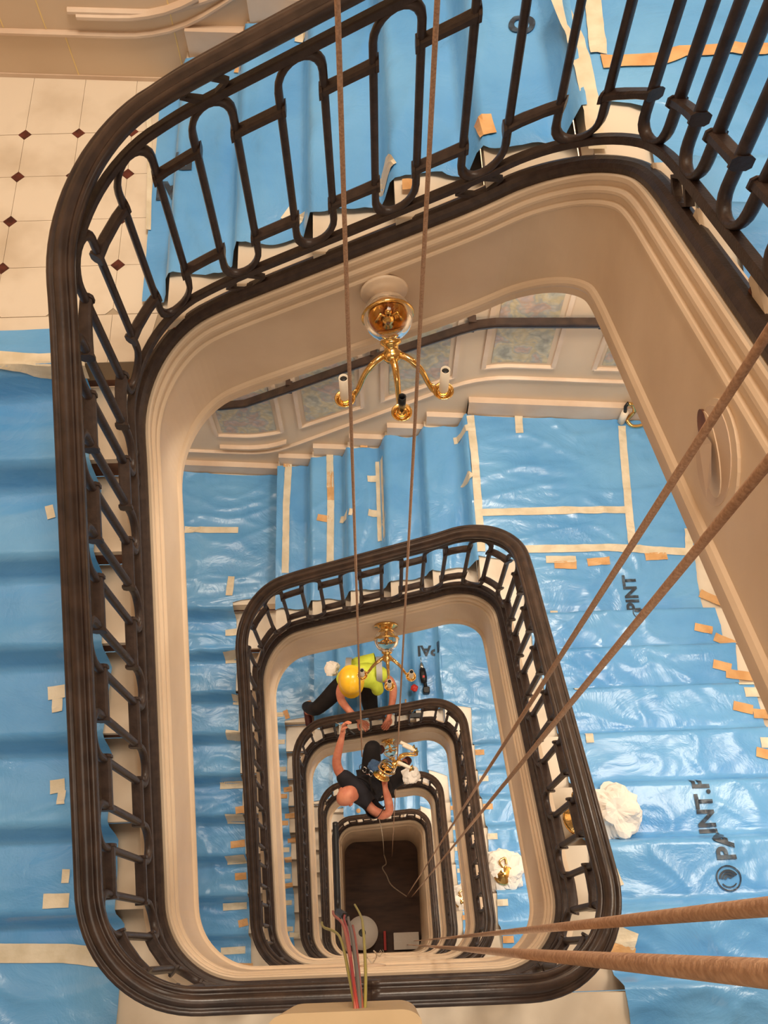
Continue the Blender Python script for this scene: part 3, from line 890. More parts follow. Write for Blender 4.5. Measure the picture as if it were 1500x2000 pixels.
# ---------------------------------------------------------------- sconces
def sconce(label, loc, rot=(0, 0, 0), sleeves=(1, 1, 1), pm='brass'):
    t = thing('sconce', label, 'sconce', loc, rot=rot)
    Y = Vector((0, 0, 0))
    plate = merge(lathe([(.0, .0), (.082, .0), (.084, -.006), (.078, -.011), (.066, -.013), (.058, -.020), (.03, -.030), (.0, -.032)], 28, axis='y'))
    lobj('back_plate', plate, M[pm], t, True)
    bc = Vector((0, -.105, -.010)); R = .086
    prof = [(R*sin(pi*i/14), R*cos(pi*i/14)) for i in range(1, 14)]
    g = lathe([(.001, R)] + prof + [(.001, -R)], 24, c=bc)
    gi = lathe([(.001, -R+.004)] + [(a*.95, b*.95) for a, b in prof[::-1]] + [(.001, R-.004)], 24, c=bc)
    lobj('glass_globe', merge(g, gi), M['glass'], t, True)
    lobj('collar', tube([bc + Vector((0, .006, -.002)) + Vector((R*1.0*cos(2*pi*i/28), 0, R*1.0*sin(2*pi*i/28))) for i in range(28)], .006, 6, True), M['brass'], t, True)
    if pm == 'string':
        rf = lathe([(R*.9*sin(pi/2*i/10)+.0001, R*.9*cos(pi/2*i/10)) for i in range(11)], 24, c=bc, axis='y')
        lobj('reflector', rf, M['brass'], t, True)
    core = merge(lathe([(.001, .05), (.012, .045), (.016, .03), (.009, .018), (.02, .005), (.024, -.01), (.014, -.03), (.02, -.045), (.001, -.06)], 14, c=bc),
                 tube([(0, -.02, 0), bc], .011, 8),
                 tube([bc, (0.03, -.12, .03), (.045, -.13, .0)], .006, 6), tube([bc, (-.03, -.12, .03), (-.045, -.12, -.01)], .006, 6))
    lobj('stem', core, M['brass'], t, True)
    h = Vector((0, -.195, -.082))
    q = (h - bc).to_track_quat('Z', 'Y').to_matrix().to_4x4(); q.translation = bc
    hub = xf(lathe([(.024, .07), (.036, .078), (.038, .09), (.026, .10), (.024, .112), (.034, .12), (.037, .135), (.028, .15), (.02, .158), (.001, .165)], 18), q)
    lobj('hub', hub, M['brass'], t, True)
    tips = [(-.178, -.300, -.205), (.01, -.385, -.20), (.165, -.325, -.19)]
    for i, tp in enumerate(tips):
        tp = Vector(tp); a = h + (tp-h).normalized()*.02
        P = []
        for j in range(15):
            u = j/14; p = a.lerp(tp, u); p.z += .05*sin(pi*min(1, u*1.25))*(1-u*.5) - .035*sin(pi*max(0, u-.55)/.45)*.9
            P.append(p)
        ar = tube(P, [.014 - .006*j/14 for j in range(15)], 8)
        cu = []
        c0 = P[5]; d = (tp-h).normalized(); 
        for sgn, pp in ((-1, P[4]), (1, P[10])):
            cu.append(tube([pp + Vector((0, 0, sgn*.0)) + d*(.018*(1-cos(a_)))*1 + Vector((0, 0, -.018*sin(a_)*1.2)) * (1 if sgn < 0 else -1) for a_ in [pi*1.5*z_/8 for z_ in range(9)]], [.005-.0004*z_ for z_ in range(9)], 6))
        a_o = lobj('arm', merge(ar, *cu), M['brass'], t, True)
        dish = lathe([(.001, -.012), (.012, -.01), (.014, .0), (.024, .006), (.035, .016), (.037, .020), (.034, .021), (.024, .012), (.016, .008), (.015, .02), (.017, .028), (.001, .028)], 20, c=tp)
        c_o = lobj('drip_cup', dish, M['brass'], a_o, True)
        if sleeves[i]:
            sl = lathe([(.0165, .026), (.0165, .150), (.0135, .150), (.0135, .07)], 16, c=tp)
            lobj('candle_sleeve', sl, M['candle'], a_o, True)
            lobj('socket', lathe([(.012, .10), (.012, .142), (.001, .142)], 12, c=tp), M['black'], a_o, True)
        else:
            lobj('socket', lathe([(.006, .028), (.006, .055), (.013, .06), (.014, .12), (.010, .12), (.010, .08)], 14, c=tp), M['black'], a_o, True)
    return t
yf = Y1 - .062
sconce('upper brass three-arm sconce with glass globe, middle candle sleeve missing', (.127, yf, 1.525), rot=(0, 0, .10), sleeves=(1, 0, 1), pm='string')
sconce('smaller brass three-arm sconce with clear globe above the yellow hard hat', (.13, yf, zT(2)(.13)-.245), rot=(0, 0, 0))
sconce('brass sconce still fixed behind the hanging worker', (.15, yf, zT(3)(.15)-.245), rot=(0, 0, .2))

# ---------------------------------------------------------------- ropes
def rope(p, q, r, label, m, sag=0.0, n=40, ext=0.0, name='rope'):
    p, q = Vector(p), Vector(q)
    p = p + (p-q).normalized()*ext
    P = []
    for i in range(n+1):
        t = i/n; v = p.lerp(q, t); v.x += sag*sin(pi*t)
        P.append(v)
    o = obj(name, *tube(P, r, 8), m, None, True); tag(o, label, 'rope')
    return o
rope((.229, 1.9, 5.5), (.225, 1.9, -16.58), .0062, 'right one of two hanging ropes beside the upper sconce', M['rope'], 0, 60)
rope((.075, 1.85, 5.5), (-.115, 1.83, -4.93), .0062, 'left one of two hanging ropes, ending at the bald worker', M['rope'], 0, 50)
rope((.597, .888, 3.12), (.51, 1.153, -16.58), .0075, 'upper diagonal rope crossing the right flight', M['rope'], 0, 60, ext=2.5)
rope((.528, .663, 3.18), (.60, 1.12, -16.58), .0072, 'lower diagonal rope crossing the right flight', M['rope'], 0, 60, ext=2.5)
rope((.268, .177, 3.613), (.60, .30, -16.55), .0052, 'upper blurred near rope across the lower right corner', M['rope'], .02, 60, ext=1.2)
rope((.215, .149, 3.742), (.46, .235, -16.55), .0058, 'lower thick near rope across the lower right corner', M['rope'], .02, 60, ext=1.2)
rope((-.10, 1.80, -5.7), (.06, 1.95, -16.55), .006, 'thin tail rope hanging from the bald worker to the pit', M['rope2'], .05, 60)

# ---------------------------------------------------------------- junction box with wires at the camera
jb = thing('junction_box', 'blurred cream junction box at the bottom edge with wires sprouting', 'junction box', (.024, .12, 3.2))
P = []
for i in range(9): a = pi/2*i/8; P.append((.096-.02+.02*cos(a), .112-.012+.012*sin(a)))
for i in range(9): a = pi/2+pi/2*i/8; P.append((-.048+.02+.02*cos(a), .112-.012+.012*sin(a)))
P += [(-.048, .052), (.096, .052)]
obj('housing', *poly_prism(ccw(P), 2.98, 3.16), M['boxpaint'], jb)
def wire(pts, r, m, label):
    o = obj('wire', *tube(smooth_pts(pts), r, 6), m, jb, True); o['label'] = label
def smooth_pts(p, n=8):
    p = [Vector(q) for q in p]; out = []
    for i in range(len(p)-1):
        a = p[max(0, i-1)]; b = p[i]; c = p[i+1]; d = p[min(len(p)-1, i+2)]
        for j in range(n):
            t = j/n
            out.append(0.5*((2*b) + (c-a)*t + (2*a-5*b+4*c-d)*t*t + (3*b-a-3*c+d)*t*t*t))
    out.append(p[-1]); return out
wire([(.033, .105, 3.12), (.030, .135, 3.08), (.012, .19, 2.85), (-.012, .212, 2.62), (-.02, .222, 2.50)], .0019, M['rose'], 'red wire')
wire([(.036, .105, 3.12), (.030, .138, 3.08), (.016, .185, 2.85), (.004, .205, 2.65), (.0, .216, 2.52)], .0018, M['wred'], 'red wire')
wire([(.034, .105, 3.12), (.026, .135, 3.06), (.006, .18, 2.85), (-.024, .195, 2.68), (-.035, .205, 2.55)], .0018, M['green'], 'green and yellow wire')
wire([(.042, .105, 3.12), (.042, .145, 3.04), (.036, .19, 2.85), (.028, .21, 2.65), (.016, .23, 2.52)], .0018, M['green'], 'green and yellow wire')
wire([(.038, .105, 3.12), (.034, .135, 3.06), (.022, .18, 2.85), (.012, .20, 2.68), (.004, .214, 2.5)], .0022, M['grey'], 'grey wire')
wire([(.040, .105, 3.12), (.036, .132, 3.06), (.026, .175, 2.85), (.018, .195, 2.7)], .0019, M['rose'], 'pink wire')
wire([(.002, .212, 2.55), (-.02, .228, 2.3), (-.035, .24, 2.0), (-.036, .33, 2.02), (-.036, .411, 2.063)], .006, M['black'], 'black cable sheath')

# ---------------------------------------------------------------- opened sconce recess on the near right string
ho = thing('recess_plate', 'oval cover plate with brown hole on the near right string', 'wall plate', (.765, 1.05, 2.44))
def oval_disc(cy, cz, ry, rz, x0, x1, m, name, n=28, tilt=0):
    V = []
    for x in (x0, x1):
        for i in range(n):
            a = 2*pi*i/n; y, z = ry*cos(a), rz*sin(a)
            V.append((x, cy + y*cos(tilt) - z*sin(tilt), cz + y*sin(tilt) + z*cos(tilt)))
    F = [tuple(range(n)), tuple(reversed(range(n, 2*n)))] + [(i, n+i, n+(i+1) % n, (i+1) % n) for i in range(n)]
    return obj(name, V, F, m, ho)
fx = CX - .062
oval_disc(1.04, 2.47, .125, .115, fx-.003, fx+.01, M['string'], 'moulded_ring')
oval_disc(1.05, 2.465, .105, .095, fx-.005, fx+.01, M['skirt'], 'moulded_ring')
oval_disc(1.06, 2.455, .098, .045, fx-.007, fx+.01, M['string'], 'cover_plate')
oval_disc(1.125, 2.45, .042, .024, fx-.0085, fx+.01, M['riser'], 'cable_hole')
pl = obj('paper_flap', [(fx-.016, 1.10, 2.475), (fx-.016, 1.06, 2.50), (fx-.03, .985, 2.50), (fx-.03, .96, 2.455), (fx-.018, 1.02, 2.44), (fx-.016, 1.09, 2.435)], [(0, 1, 2, 3, 4, 5)], M['skirt'], ho)

# little wired holes on the near strings, one per storey
for k in (1, 2, 3):
    t = thing('wired_hole', 'small wired hole in the cream string on the near side, %s storey down' % ORD[k], 'cable outlet', (0, .11, LV[k]-.2))
    t0 = lathe([(.001, .0), (.055, .0), (.058, .008), (.03, .014), (.001, .014)], 16, c=(0, .098, LV[k]-.24), axis='y')
    obj('outlet_plate', *t0, M['skirt'], t, True)
    obj('wire_tail', *merge(tube(smooth_pts([(0, .11, LV[k]-.24), (.02, .14, LV[k]-.22), (.01, .16, LV[k]-.16)]), .003, 5), tube(smooth_pts([(0, .11, LV[k]-.24), (-.02, .135, LV[k]-.25), (-.03, .15, LV[k]-.2)]), .003, 5)), M['rope2'], t, True)

# ---------------------------------------------------------------- things on the pit floor
dk = thing('cable_drum', 'white round cable drum flange with dark centre on pit floor', 'cable drum', (-.42, .48, PITZ))
obj('flange', *lathe([(.07, .0), (.31, .0), (.315, .02), (.31, .04), (.09, .05), (.07, .05)], 40, c=(-.42, .48, PITZ+.28)), M['paper'], dk, True)
obj('barrel', *lathe([(.06, .0), (.12, .0), (.12, .30), (.06, .30)], 24, c=(-.42, .48, PITZ)), M['black'], dk, True)
obj('lower_flange', *lathe([(.001, .0), (.31, .0), (.31, .03), (.001, .03)], 40, c=(-.42, .48, PITZ)), M['paper'], dk, True)
bx = thing('carton', 'white cardboard box on the pit floor beside the drum', 'box', (.47, .30, PITZ))
obj('body', *bbox(.20, .70, .15, .46, PITZ, PITZ+.28, .006), M['paper'], bx)
obj('lid_flap', *bbox(.20, .70, .15, .30, PITZ+.28, PITZ+.285, .002), M['paper'], bx)
cb = obj('small_box', *bbox(.0, .05, .15, .50, PITZ, PITZ+.12, .004), M['red']); tag(cb, 'small red box between drum and white carton', 'box')
cl = obj('loose_rope', *tube(smooth_pts([(.06, 1.95, PITZ+.012), (.10, 1.78, PITZ+.012), (.02, 1.7, PITZ+.012), (.10, 1.55, PITZ+.012), (.2, 1.35, PITZ+.012), (.5, 1.13, PITZ+.012)]), .012, 6), M['rope2'], None, True); tag(cl, 'loose rope end lying across the dark pit floor', 'rope')

# ---------------------------------------------------------------- crumpled paper wrapped sconces near the right flights
def crumple(c, r, seed, flat=.55, n=18):
    V, F = [], []
    for i in range(n+1):
        th = pi*i/n
        for j in range(2*n):
            ph = pi*j/n
            d = Vector((sin(th)*cos(ph), sin(th)*sin(ph), cos(th)))
            q = 1 + .35*noise.noise(d*1.7 + Vector((seed, 0, 0))) + .22*abs(noise.noise(d*4 + Vector((0, seed, 0))))
            v = d*r*q; v.z = max(v.z*flat, -r*.3)
            V.append(Vector(c) + v)
    for i in range(n):
        for j in range(2*n): F.append((i*2*n+j, (i+1)*2*n+j, (i+1)*2*n+(j+1) % (2*n), i*2*n+(j+1) % (2*n)))
    return V, F
for k, (bx_, by_), lab in ((2, (1.13, .72), 'crumpled white paper parcel with brass sconce, largest, beside second balustrade'),
                    (3, (1.10, .74), 'crumpled white paper parcel with brass sconce beside third balustrade'),
                    (4, (1.03, .70), 'crumpled white paper parcel with brass sconce beside fourth balustrade')):
    zz = cover('R', k, bx_, by_)
    t = thing('wrapped_sconce', lab, 'parcel', (bx_, by_, zz))
    r = .13 if k == 2 else .17
    obj('paper_wrap', *crumple((bx_+(.03 if k == 2 else 0), by_, zz+r*.3), r, k*3.1), M['paper'], t)
    gx_ = bx_ - (.14 if k == 2 else .02)
    gz = zz + (.10 if k == 2 else r*.75)
    br = merge(lathe([(.001, .03), (.02, .028), (.045, .012), (.075, .004), (.085, .0), (.085, -.01), (.001, -.01)], 24, c=(gx_, by_-.03, gz)), tube(smooth_pts([(gx_, by_+.02, gz), (gx_-.03, by_+.07, gz+.03), (gx_+.02, by_+.10, gz+.02), (gx_+.03, by_+.05, gz+.02)]), .010, 8))
    obj('brass_rosette', *br, M['brass'], t, True)

# sconce parts lying at the far right landing wall
t = thing('wall_lamp', 'brass wall lamp with white candle against the far right skirting', 'wall lamp', (1.9, 3.44, TR[2]+.012))
zz = TR[2] + .03
obj('arm', *tube(smooth_pts([(1.82, 3.40, zz+.03), (1.86, 3.36, zz+.01), (1.94, 3.37, zz+.01), (2.02, 3.42, zz+.05), (2.06, 3.44, zz+.07)]), .012, 8), M['brass'], t, True)
obj('back_scroll', *tube(smooth_pts([(1.82, 3.40, zz+.02), (1.86, 3.42, zz+.10), (1.84, 3.43, zz+.17), (1.80, 3.42, zz+.20)]), [.013]*9+[.018]*8+[.014]*8, 8), M['brass'], t, True)
obj('rosette', *lathe([(.001, .03), (.025, .025), (.04, .01), (.048, -.01), (.001, -.02)], 18, c=(2.04, 3.42, zz+.06)), M['brass'], t, True)
obj('candle_sleeve', *lathe([(.001, 0), (.024, .0), (.024, .13), (.001, .13)], 14, c=(1.79, 3.40, zz)), M['candle'], t, True)
obj('socket', *tube([(1.79, 3.40, zz+.12), (1.785, 3.42, zz+.17), (1.80, 3.43, zz+.20)], .012, 8), M['black'], t, True)

# ---------------------------------------------------------------- tools on the third far flight
zt3 = cover('T', 3, .535, 2.78)
dr = thing('cordless_drill', 'black cordless drill standing on the blue sheet beside the worker', 'drill', (.54, 2.74, zt3))
c0 = Vector((.545, 2.70, zt3+.07))
obj('body', *tube([c0, c0+Vector((-.004, .05, 0)), c0+Vector((-.008, .10, 0)), c0+Vector((-.012, .15, 0))], [.03, .038, .037, .03], 12), M['black'], dr, True)
obj('chuck', *tube([c0+Vector((-.012, .15, 0)), c0+Vector((-.016, .18, 0)), c0+Vector((-.02, .215, 0))], [.024, .022, .012], 12), M['steel'], dr, True)
obj('drill_bit', *tube([c0+Vector((-.02, .215, 0)), c0+Vector((-.024, .275, 0))], .004, 6), M['steel'], dr, True)
obj('grip', *tube([c0+Vector((0, .03, 0)), c0+Vector((.01, .0, -.03)), c0+Vector((.02, -.07, -.035))], [.022, .02, .022], 10), M['black'], dr, True)
obj('battery', *bbox(.53, .60, 2.59, 2.66, zt3+.0, zt3+.075, .008), M['black'], dr)
obj('badge', *bbox(.53, .552, 2.745, 2.77, zt3+.106, zt3+.109, .001), M['red'], dr)
zc = cover('T', 3, .47, 2.62)
o = obj('tool_pouch', *crumple((.44, 2.66, zc+.02), .035, 4.4), M['red']); tag(o, 'small red and white rag beside the drill', 'rag')
z4 = TL[3] + (TR[3]-TL[3])/6*5
tl = thing('hand_tools', 'brass screws tray and pliers on step behind third balustrade', 'tools', (.42, 2.45, z4))
obj('tray', *bbox(.36, .50, 2.35, 2.40, z4+.0, z4+.03, .004), M['black'], tl)
obj('brass_fitting', *lathe([(.001, .0), (.022, .0), (.022, .03), (.012, .05), (.001, .05)], 14, c=(.40, 2.43, z4+.0)), M['brass'], tl, True)
obj('pliers', *tube([(.34, 2.42, z4+.012), (.34, 2.5, z4+.012), (.345, 2.55, z4+.012)], .009, 6), M['otape'], tl, True)

# ---------------------------------------------------------------- people
def skin(name, nodes, edges, m, parent, sub=2, root=0):
    me = D2.meshes.new(name); me.from_pydata([n[0] for n in nodes], edges, [])
    o = D2.objects.new(name, me); COL.objects.link(o); me.materials.append(m)
    mod = o.modifiers.new('skin', 'SKIN'); mod.use_smooth_shade = True; mod.branch_smoothing = .6
    o.modifiers.new('sub', 'SUBSURF').levels = sub; o.modifiers['sub'].render_levels = sub
    lay = me.skin_vertices[0].data if me.skin_vertices else None
    if lay is None:
        bm = bmesh.new(); bm.from_mesh(me); bm.verts.layers.skin.verify(); bm.to_mesh(me); bm.free(); lay = me.skin_vertices[0].data
    for i, n in enumerate(nodes):
        r = n[1]; lay[i].radius = r if isinstance(r, tuple) else (r, r)
    lay[root].use_root = True
    if parent: o.parent = parent; o.matrix_parent_inverse = parent.matrix_basis.inverted()
    return o

def chain(N, E, start, pts):
    prev = start
    for p, r in pts:
        N.append((tuple(p), r)); E.append((prev, len(N)-1)); prev = len(N)-1
    return prev

def hand(N, E, wrist_i, wrist, direction, palm_n, grip=.6, s=1.0, side=1):
    d = Vector(direction).normalized(); n = Vector(palm_n).normalized(); n = (n - d*n.dot(d)).normalized(); l = d.cross(n)*side
    w = Vector(wrist)
    pm = w + d*.045*s
    N.append((tuple(pm), (.024*s, .020*s))); E.append((wrist_i, len(N)-1)); pi_ = len(N)-1
    kn = []
    for q, (off, ln) in enumerate(((-.030, .072), (-.010, .082), (.011, .076), (.030, .060))):
        k0 = w + d*.092*s + l*off*s
        a = d*cos(grip*.9) + n*sin(grip*.9); b = d*cos(grip*2.1) + n*sin(grip*2.1)
        chain(N, E, pi_, [(k0, .0105*s), (k0 + a*ln*.5*s, .0095*s), (k0 + a*ln*.5*s + b*ln*.5*s, .008*s)])
    t0 = w + d*.045*s - l*.036*s + n*.006
    chain(N, E, pi_, [(t0, .0115*s), (t0 + (d*.7 - l*.5 + n*.5)*.035*s, .0105*s), (t0 + (d*.9 - l*.3 + n*.9)*.055*s, .009*s)])

def head_parts(parent, c, fwd, up, r, m, bald=True):
    f = Vector(fwd).normalized(); u = Vector(up).normalized(); u = (u - f*u.dot(f)).normalized(); s = u.cross(f)
    mt = Matrix((( s.x, f.x, u.x, c[0]), (s.y, f.y, u.y, c[1]), (s.z, f.z, u.z, c[2]), (0, 0, 0, 1)))
    V, F = [], []; n = 20
    for i in range(n+1):
        th = pi*i/n
        for j in range(2*n):
            ph = pi*j/n
            x, y, z = sin(th)*cos(ph), sin(th)*sin(ph), cos(th)
            X, Y_, Z = x*.086, y*.108, z*.122
            if z < -.1: X *= 1 - .30*(-z-.1); Y_ *= 1 - (.25 if y < 0 else .05)*(-z-.1)
            if y > .8: Y_ *= .97
            # nose, brow, eye sockets, chin
            if y > 0:
                Y_ += .022*exp(-((x/.14)**2)) * exp(-(((z+.18)/.16)**2))
                Y_ += .005*exp(-((z-.12)/.1)**2)*exp(-(x/.5)**2)
                for sx in (-.36, .36): Y_ -= .007*exp(-((x-sx)/.14)**2 - ((z+.0)/.1)**2)
                Y_ += .004*exp(-(x/.28)**2 - ((z+.50)/.05)**2)
            V.append(mt @ Vector((X, Y_, Z)))
    for i in range(n):
        for j in range(2*n): F.append((i*2*n+j, (i+1)*2*n+j, (i+1)*2*n+(j+1) % (2*n), i*2*n+(j+1) % (2*n)))
    h = obj('head', V, F, m, parent, True)
    for sx in (-1, 1):
        e = lathe([(.001, .012), (.014, .010), (.019, .0), (.016, -.008), (.001, -.006)], 12)
        e = xf(e, Matrix.Rotation(pi/2*sx, 4, 'Y')); e = xf((([(v[0], v[1], v[2]*1.5) for v in e[0]]), e[1]), Matrix.Translation((sx*.087, -.008, -.006)))
        obj('ear', *xf(e, mt), m, h, True)
        ey = lathe([(.011*sin(pi*i/8)+.0001, .011*cos(pi*i/8)) for i in range(9)], 10, c=(sx*.032, .090, -.002))
        obj('eye', *xf(ey, mt), M['paper'], h, True)
    return mt, h

# worker on the third far flight, leaning through the balusters
p1 = thing('person', 'person in yellow hard hat and hi-vis vest crouching behind third balustrade', 'person', (-.2, 2.75, -6.2))
N, E = [], []
pelv = (-.17, 2.88, -5.72); N.append((pelv, (.13, .12)))
ch = chain(N, E, 0, [((-.13, 2.84, -5.52), (.10, .09)), ((-.11, 2.77, -5.36), (.10, .08)), ((-.10, 2.71, -5.27), (.08, .06))])
nk = chain(N, E, ch, [((-.14, 2.655, -5.15), .055), ((-.17, 2.62, -5.07), .055)])
aL = chain(N, E, ch, [((-.27, 2.68, -5.24), .055), ((-.33, 2.56, -5.30), .050), ((-.325, 2.48, -5.36), .044), ((-.25, 2.38, -5.37), .038), ((-.17, 2.30, -5.37), .028)])
hand(N, E, aL, (-.17, 2.30, -5.37), (.7, -.6, -.1), (0, -.2, -1), .5, 1.1)
aR = chain(N, E, ch, [((.07, 2.68, -5.24), .055), ((.17, 2.66, -5.26), .052), ((.215, 2.58, -5.32), .046), ((.20, 2.45, -5.36), .038), ((.165, 2.33, -5.38), .029)])
hand(N, E, aR, (.165, 2.33, -5.38), (-.3, -1, -.05), (-.6, 0, -1), .5, 1.1, -1)
lL = chain(N, E, 0, [((-.30, 2.80, -5.78), .10), ((-.48, 2.62, -5.84), .082), ((-.62, 2.52, -5.90), .066), ((-.70, 2.60, -6.15), .055), ((-.76, 2.68, -6.42), .042), ((-.74, 2.62, -6.53), .045), ((-.74, 2.50, -6.545), .038)])
lR = chain(N, E, 0, [((-.06, 2.80, -5.80), .10), ((-.04, 2.58, -5.90), .078), ((-.02, 2.46, -5.96), .064), ((-.02, 2.62, -6.02), .054), ((-.02, 2.82, -6.03), .042), ((-.02, 2.90, -6.02), .04)])
skin('body', N, E, M['skin'], p1)
mt1, h1 = head_parts(p1, (-.205, 2.60, -5.02), (-.05, -.75, -.66), (-.05, -.45, 1), .1, M['skin'])
N, E = [], []
N.append((pelv, (.15, .14)))
chain(N, E, 0, [((-.30, 2.80, -5.78), .115), ((-.48, 2.62, -5.84), .098), ((-.62, 2.52, -5.90), .082), ((-.70, 2.60, -6.15), .072), ((-.76, 2.68, -6.40), .062)])
chain(N, E, 0, [((-.06, 2.80, -5.80), .115), ((-.04, 2.58, -5.90), .095), ((-.02, 2.46, -5.95), .078), ((-.02, 2.62, -6.0), .068), ((-.02, 2.80, -6.01), .058)])
chain(N, E, 0, [((-.14, 2.85, -5.58), (.14, .13))])
skin('trousers', N, E, M['trouser'], p1)
for q, (a, b) in enumerate((((-.76, 2.70, -6.52), (-.735, 2.47, -6.54)), ((-.02, 2.86, -6.03), (-.02, 2.98, -6.13)))):
    skin('boot', [(a, (.05, .05)), (tuple((Vector(a)+Vector(b))/2), (.046, .05)), (b, (.042, .045))], [(0, 1), (1, 2)], M['boot'], p1)
N, E = [], []
N.append(((-.14, 2.86, -5.60), (.165, .14)))
c_ = chain(N, E, 0, [((-.13, 2.83, -5.46), (.20, .15)), ((-.11, 2.77, -5.30), (.21, .14)), ((-.10, 2.71, -5.19), (.15, .11))])
chain(N, E, c_, [((-.25, 2.70, -5.19), .105), ((-.35, 2.62, -5.26), .085)])
chain(N, E, c_, [((.06, 2.70, -5.19), .105), ((.16, 2.67, -5.23), .085)])
chain(N, E, c_, [((-.20, 2.63, -5.25), .075), ((-.22, 2.57, -5.36), .05)])
chain(N, E, c_, [((.04, 2.62, -5.26), .085), ((.06, 2.54, -5.38), .06)])
v_ = skin('safety_vest', N, E, M['vest'], p1); v_['label'] = 'yellow hi-vis vest'
for sx, x0 in ((-1, -.235), (1, .075)):
    P = [(x0, 2.645, -5.30), (x0, 2.62, -5.21), (x0, 2.655, -5.115), (x0, 2.72, -5.085), (x0, 2.80, -5.13), (x0, 2.89, -5.28), (x0, 2.95, -5.46)]
    P = smooth_pts(P, 6); V, F = [], []
    for p in P:
        for a in (-.03, .03): V.append(p + Vector((a, 0, 0)))
    for i in range(len(P)-1): F.append((2*i, 2*i+1, 2*i+3, 2*i+2))
    o = obj('reflective_band', V, F, M['reflect'], v_); sm = o.modifiers.new('t', 'SOLIDIFY'); sm.thickness = .012; sm.offset = 0
# hard hat
u = mt1.to_3x3() @ Vector((0, 0, 1))
def hatshape():
    V, F = [], []; n = 28; m_ = 10
    for i in range(m_+1):
        th = pi/2*i/m_
        for j in range(n):
            ph = 2*pi*j/n; r = sin(th)
            x, y, z = r*cos(ph)*.118, r*sin(ph)*.142, cos(th)*.125
            z += .010*exp(-(x/.016)**2)*(1-abs(y)/.2) + .007*exp(-((abs(x)-.045)/.012)**2)*(1-abs(y)/.2)
            V.append((x, y, z))
    for j in range(n):
        ph = 2*pi*j/n; e = .018 + .045*max(0, sin(ph))**2
        V.append((cos(ph)*(.118+e*.7), sin(ph)*(.142+e), -.012))
    for j in range(n):
        ph = 2*pi*j/n; e = .018 + .045*max(0, sin(ph))**2
        V.append((cos(ph)*(.118+e*.7), sin(ph)*(.142+e), -.018))
    for i in range(m_+2):
        for j in range(n): F.append((i*n+j, (i+1)*n+j, (i+1)*n+(j+1) % n, i*n+(j+1) % n))
    return V, F
mh = mt1 @ Matrix.Translation((0, -.01, .035)) @ Matrix.Scale(1.0, 4)
ht = obj('hard_hat', *xf(hatshape(), mh), M['hat'], p1, True); ht['label'] = 'yellow hard hat'
obj('hat_strap', *tube([mh @ Vector((.11, 0, -.01)), mh @ Vector((.085, .03, -.09)), mh @ Vector((0, .06, -.15)), mh @ Vector((-.085, .03, -.09)), mh @ Vector((-.11, 0, -.01))], .005, 6), M['black'], ht, True)
# white cloth over his back pocket
o = obj('dust_rag', *crumple((-.42, 2.86, -5.52), .075, 9.2), M['paper']); tag(o, 'crumpled pale cloth at the crouching worker\'s left side', 'rag')

# bald worker hanging on the rope in the well
p2 = thing('person', 'bald person in black T-shirt hanging in the well holding a brass sconce', 'person', (-.1, 1.55, -5.75))
N, E = [], []
pelv = (-.02, 1.70, -5.86); N.append((pelv, (.14, .12)))
ch = chain(N, E, 0, [((-.08, 1.63, -5.66), (.10, .09)), ((-.14, 1.57, -5.48), (.10, .08)), ((-.17, 1.55, -5.40), (.075, .06))])
chain(N, E, ch, [((-.21, 1.525, -5.27), .058), ((-.245, 1.51, -5.20), .056)])
aL = chain(N, E, ch, [((-.29, 1.68, -5.34), .052), ((-.36, 1.77, -5.26), .054), ((-.375, 1.84, -5.20), .048), ((-.335, 1.96, -5.08), .040), ((-.30, 2.05, -4.98), .030)])
hand(N, E, aL, (-.30, 2.05, -4.98), (.15, .75, .4), (.8, -.1, .3), .8, 1.15)
aR = chain(N, E, ch, [((-.03, 1.39, -5.38), .052), ((.06, 1.34, -5.34), .055), ((.135, 1.36, -5.30), .050), ((.12, 1.48, -5.22), .042), ((.095, 1.56, -5.16), .031)])
hand(N, E, aR, (.095, 1.56, -5.16), (-.15, .9, .2), (-.6, .3, .6), .7, 1.15, -1)
chain(N, E, 0, [((-.04, 1.84, -5.78), .10), ((-.03, 1.98, -5.62), .084), ((-.02, 2.04, -5.55), .068), ((.0, 2.06, -5.75), .056), ((.03, 2.08, -6.0), .044), ((.05, 2.12, -6.05), .042)])
chain(N, E, 0, [((.10, 1.72, -5.80), .10), ((.19, 1.73, -5.70), .084), ((.26, 1.76, -5.66), .068), ((.28, 1.84, -5.85), .056), ((.30, 1.93, -6.05), .044), ((.32, 2.0, -6.08), .042)])
skin('body', N, E, M['skin'], p2)
mt2, h2 = head_parts(p2, (-.275, 1.50, -5.13), (.55, .35, -.55), (.25, .2, 1), .1, M['skin'])
N, E = [], []
N.append(((-.04, 1.68, -5.78), (.17, .15)))
c_ = chain(N, E, 0, [((-.08, 1.63, -5.64), (.17, .14)), ((-.14, 1.57, -5.46), (.20, .16)), ((-.175, 1.545, -5.33), (.17, .13))])
chain(N, E, c_, [((-.27, 1.67, -5.30), .105), ((-.355, 1.76, -5.26), .082)])
chain(N, E, c_, [((-.05, 1.40, -5.34), .105), ((.05, 1.345, -5.33), .082)])
chain(N, E, c_, [((-.205, 1.53, -5.27), .075)])
sh = skin('t_shirt', N, E, M['shirt'], p2); sh['label'] = 'black T-shirt'
N, E = [], []
N.append((pelv, (.155, .14)))
chain(N, E, 0, [((-.04, 1.84, -5.78), .118), ((-.03, 1.98, -5.61), .10), ((-.02, 2.05, -5.53), .084), ((.0, 2.06, -5.75), .072), ((.03, 2.08, -5.98), .060)])
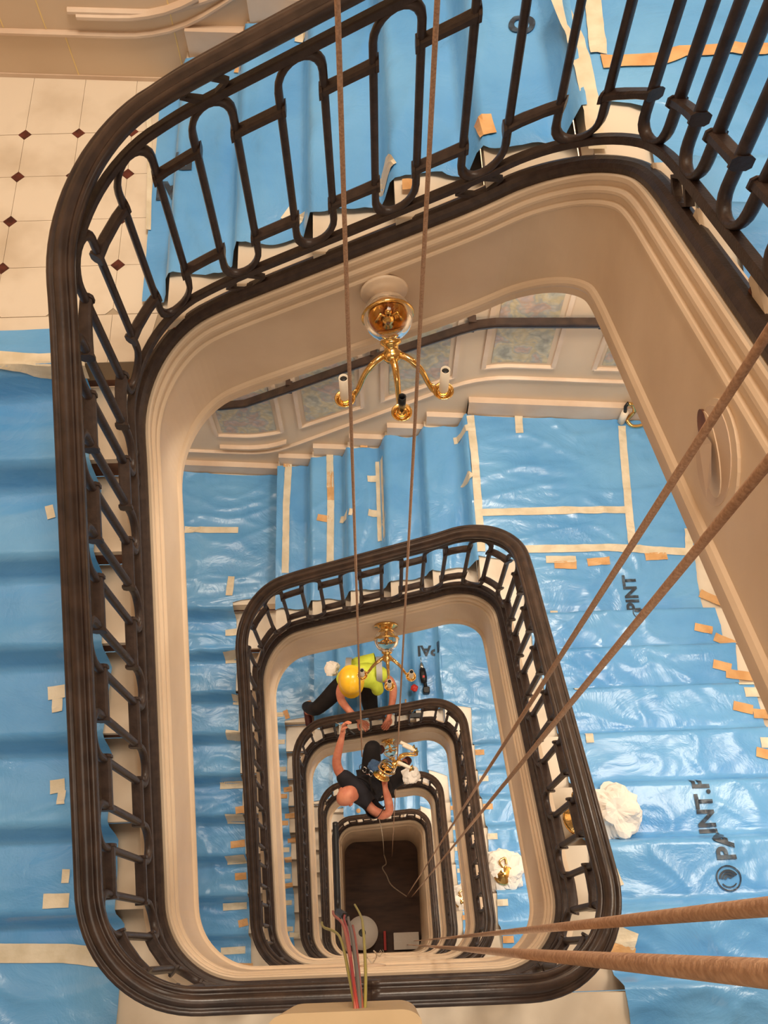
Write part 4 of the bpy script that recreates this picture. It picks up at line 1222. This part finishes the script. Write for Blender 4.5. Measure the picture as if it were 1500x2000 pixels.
chain(N, E, 0, [((.10, 1.72, -5.80), .118), ((.19, 1.73, -5.69), .10), ((.265, 1.76, -5.645), .084), ((.28, 1.84, -5.85), .072), ((.30, 1.93, -6.03), .060)])
skin('trousers', N, E, M['trouser'], p2)
for a, b in (((.03, 2.08, -6.04), (.10, 2.13, -6.06)), ((.30, 1.93, -6.09), (.38, 2.02, -6.11))):
    skin('boot', [(a, (.055, .05)), (tuple((Vector(a)+Vector(b))/2), (.05, .048)), (b, (.042, .04))], [(0, 1), (1, 2)], M['boot'], p2)
hn = obj('harness', *merge(tube(smooth_pts([(-.30, 1.60, -5.42), (-.20, 1.70, -5.30), (-.08, 1.66, -5.33), (.0, 1.55, -5.42)]), .012, 6), tube(smooth_pts([(-.10, 1.40, -5.45), (-.04, 1.55, -5.34), (-.05, 1.70, -5.40), (-.02, 1.82, -5.62)]), .012, 6),
     tube([(.02+.13*cos(a), 1.64+.12*sin(a), -5.60) for a in [2*pi*i/20 for i in range(20)]], .016, 6, True)), M['trouser'], p2, True)
for q in range(5):
    a = Vector((-.13+.03*q, 1.78-.02*q, -5.22-.02*(q % 2)))
    obj('carabiner', *tube([a + Vector((.018*cos(2*pi*i/12), .026*sin(2*pi*i/12), .006*q % .02)) for i in range(12)], .004, 6, True), M['steel'] if q % 2 else M['black'], hn, True)
obj('shirt_badge', *lathe([(.001, .004), (.02, .003), (.022, 0)], 16, c=(-.17, 1.385, -5.295)), M['otape'], sh, True)
sd = thing('screwdriver', 'black handled screwdriver in the hanging worker\'s raised hand', 'screwdriver', (-.25, 2.1, -4.93))
obj('handle', *tube([(-.255, 2.10, -4.925), (-.225, 2.075, -4.93), (-.19, 2.05, -4.935), (-.175, 2.04, -4.94)], [.010, .016, .018, .012], 10), M['black'], sd, True)
obj('blade', *tube([(-.255, 2.10, -4.925), (-.36, 2.16, -4.915)], .004, 6), M['steel'], sd, True)
hs = sconce('loose brass sconce lying on its side in the hanging worker\'s hands', (.06, 1.66, -5.05), rot=(-1.25, .9, 1.4))
# cloth and bags near him
o = obj('denim_rag', *crumple((.0, 1.80, -5.30), .06, 2.2), M['denim']); tag(o, 'folded blue cloth between the hanging worker\'s knees', 'rag')
o = obj('paper_bag', *crumple((.36, 1.74, -5.50), .085, 6.6), M['paper']); tag(o, 'white paper bag beside the hanging worker\'s right knee', 'bag')
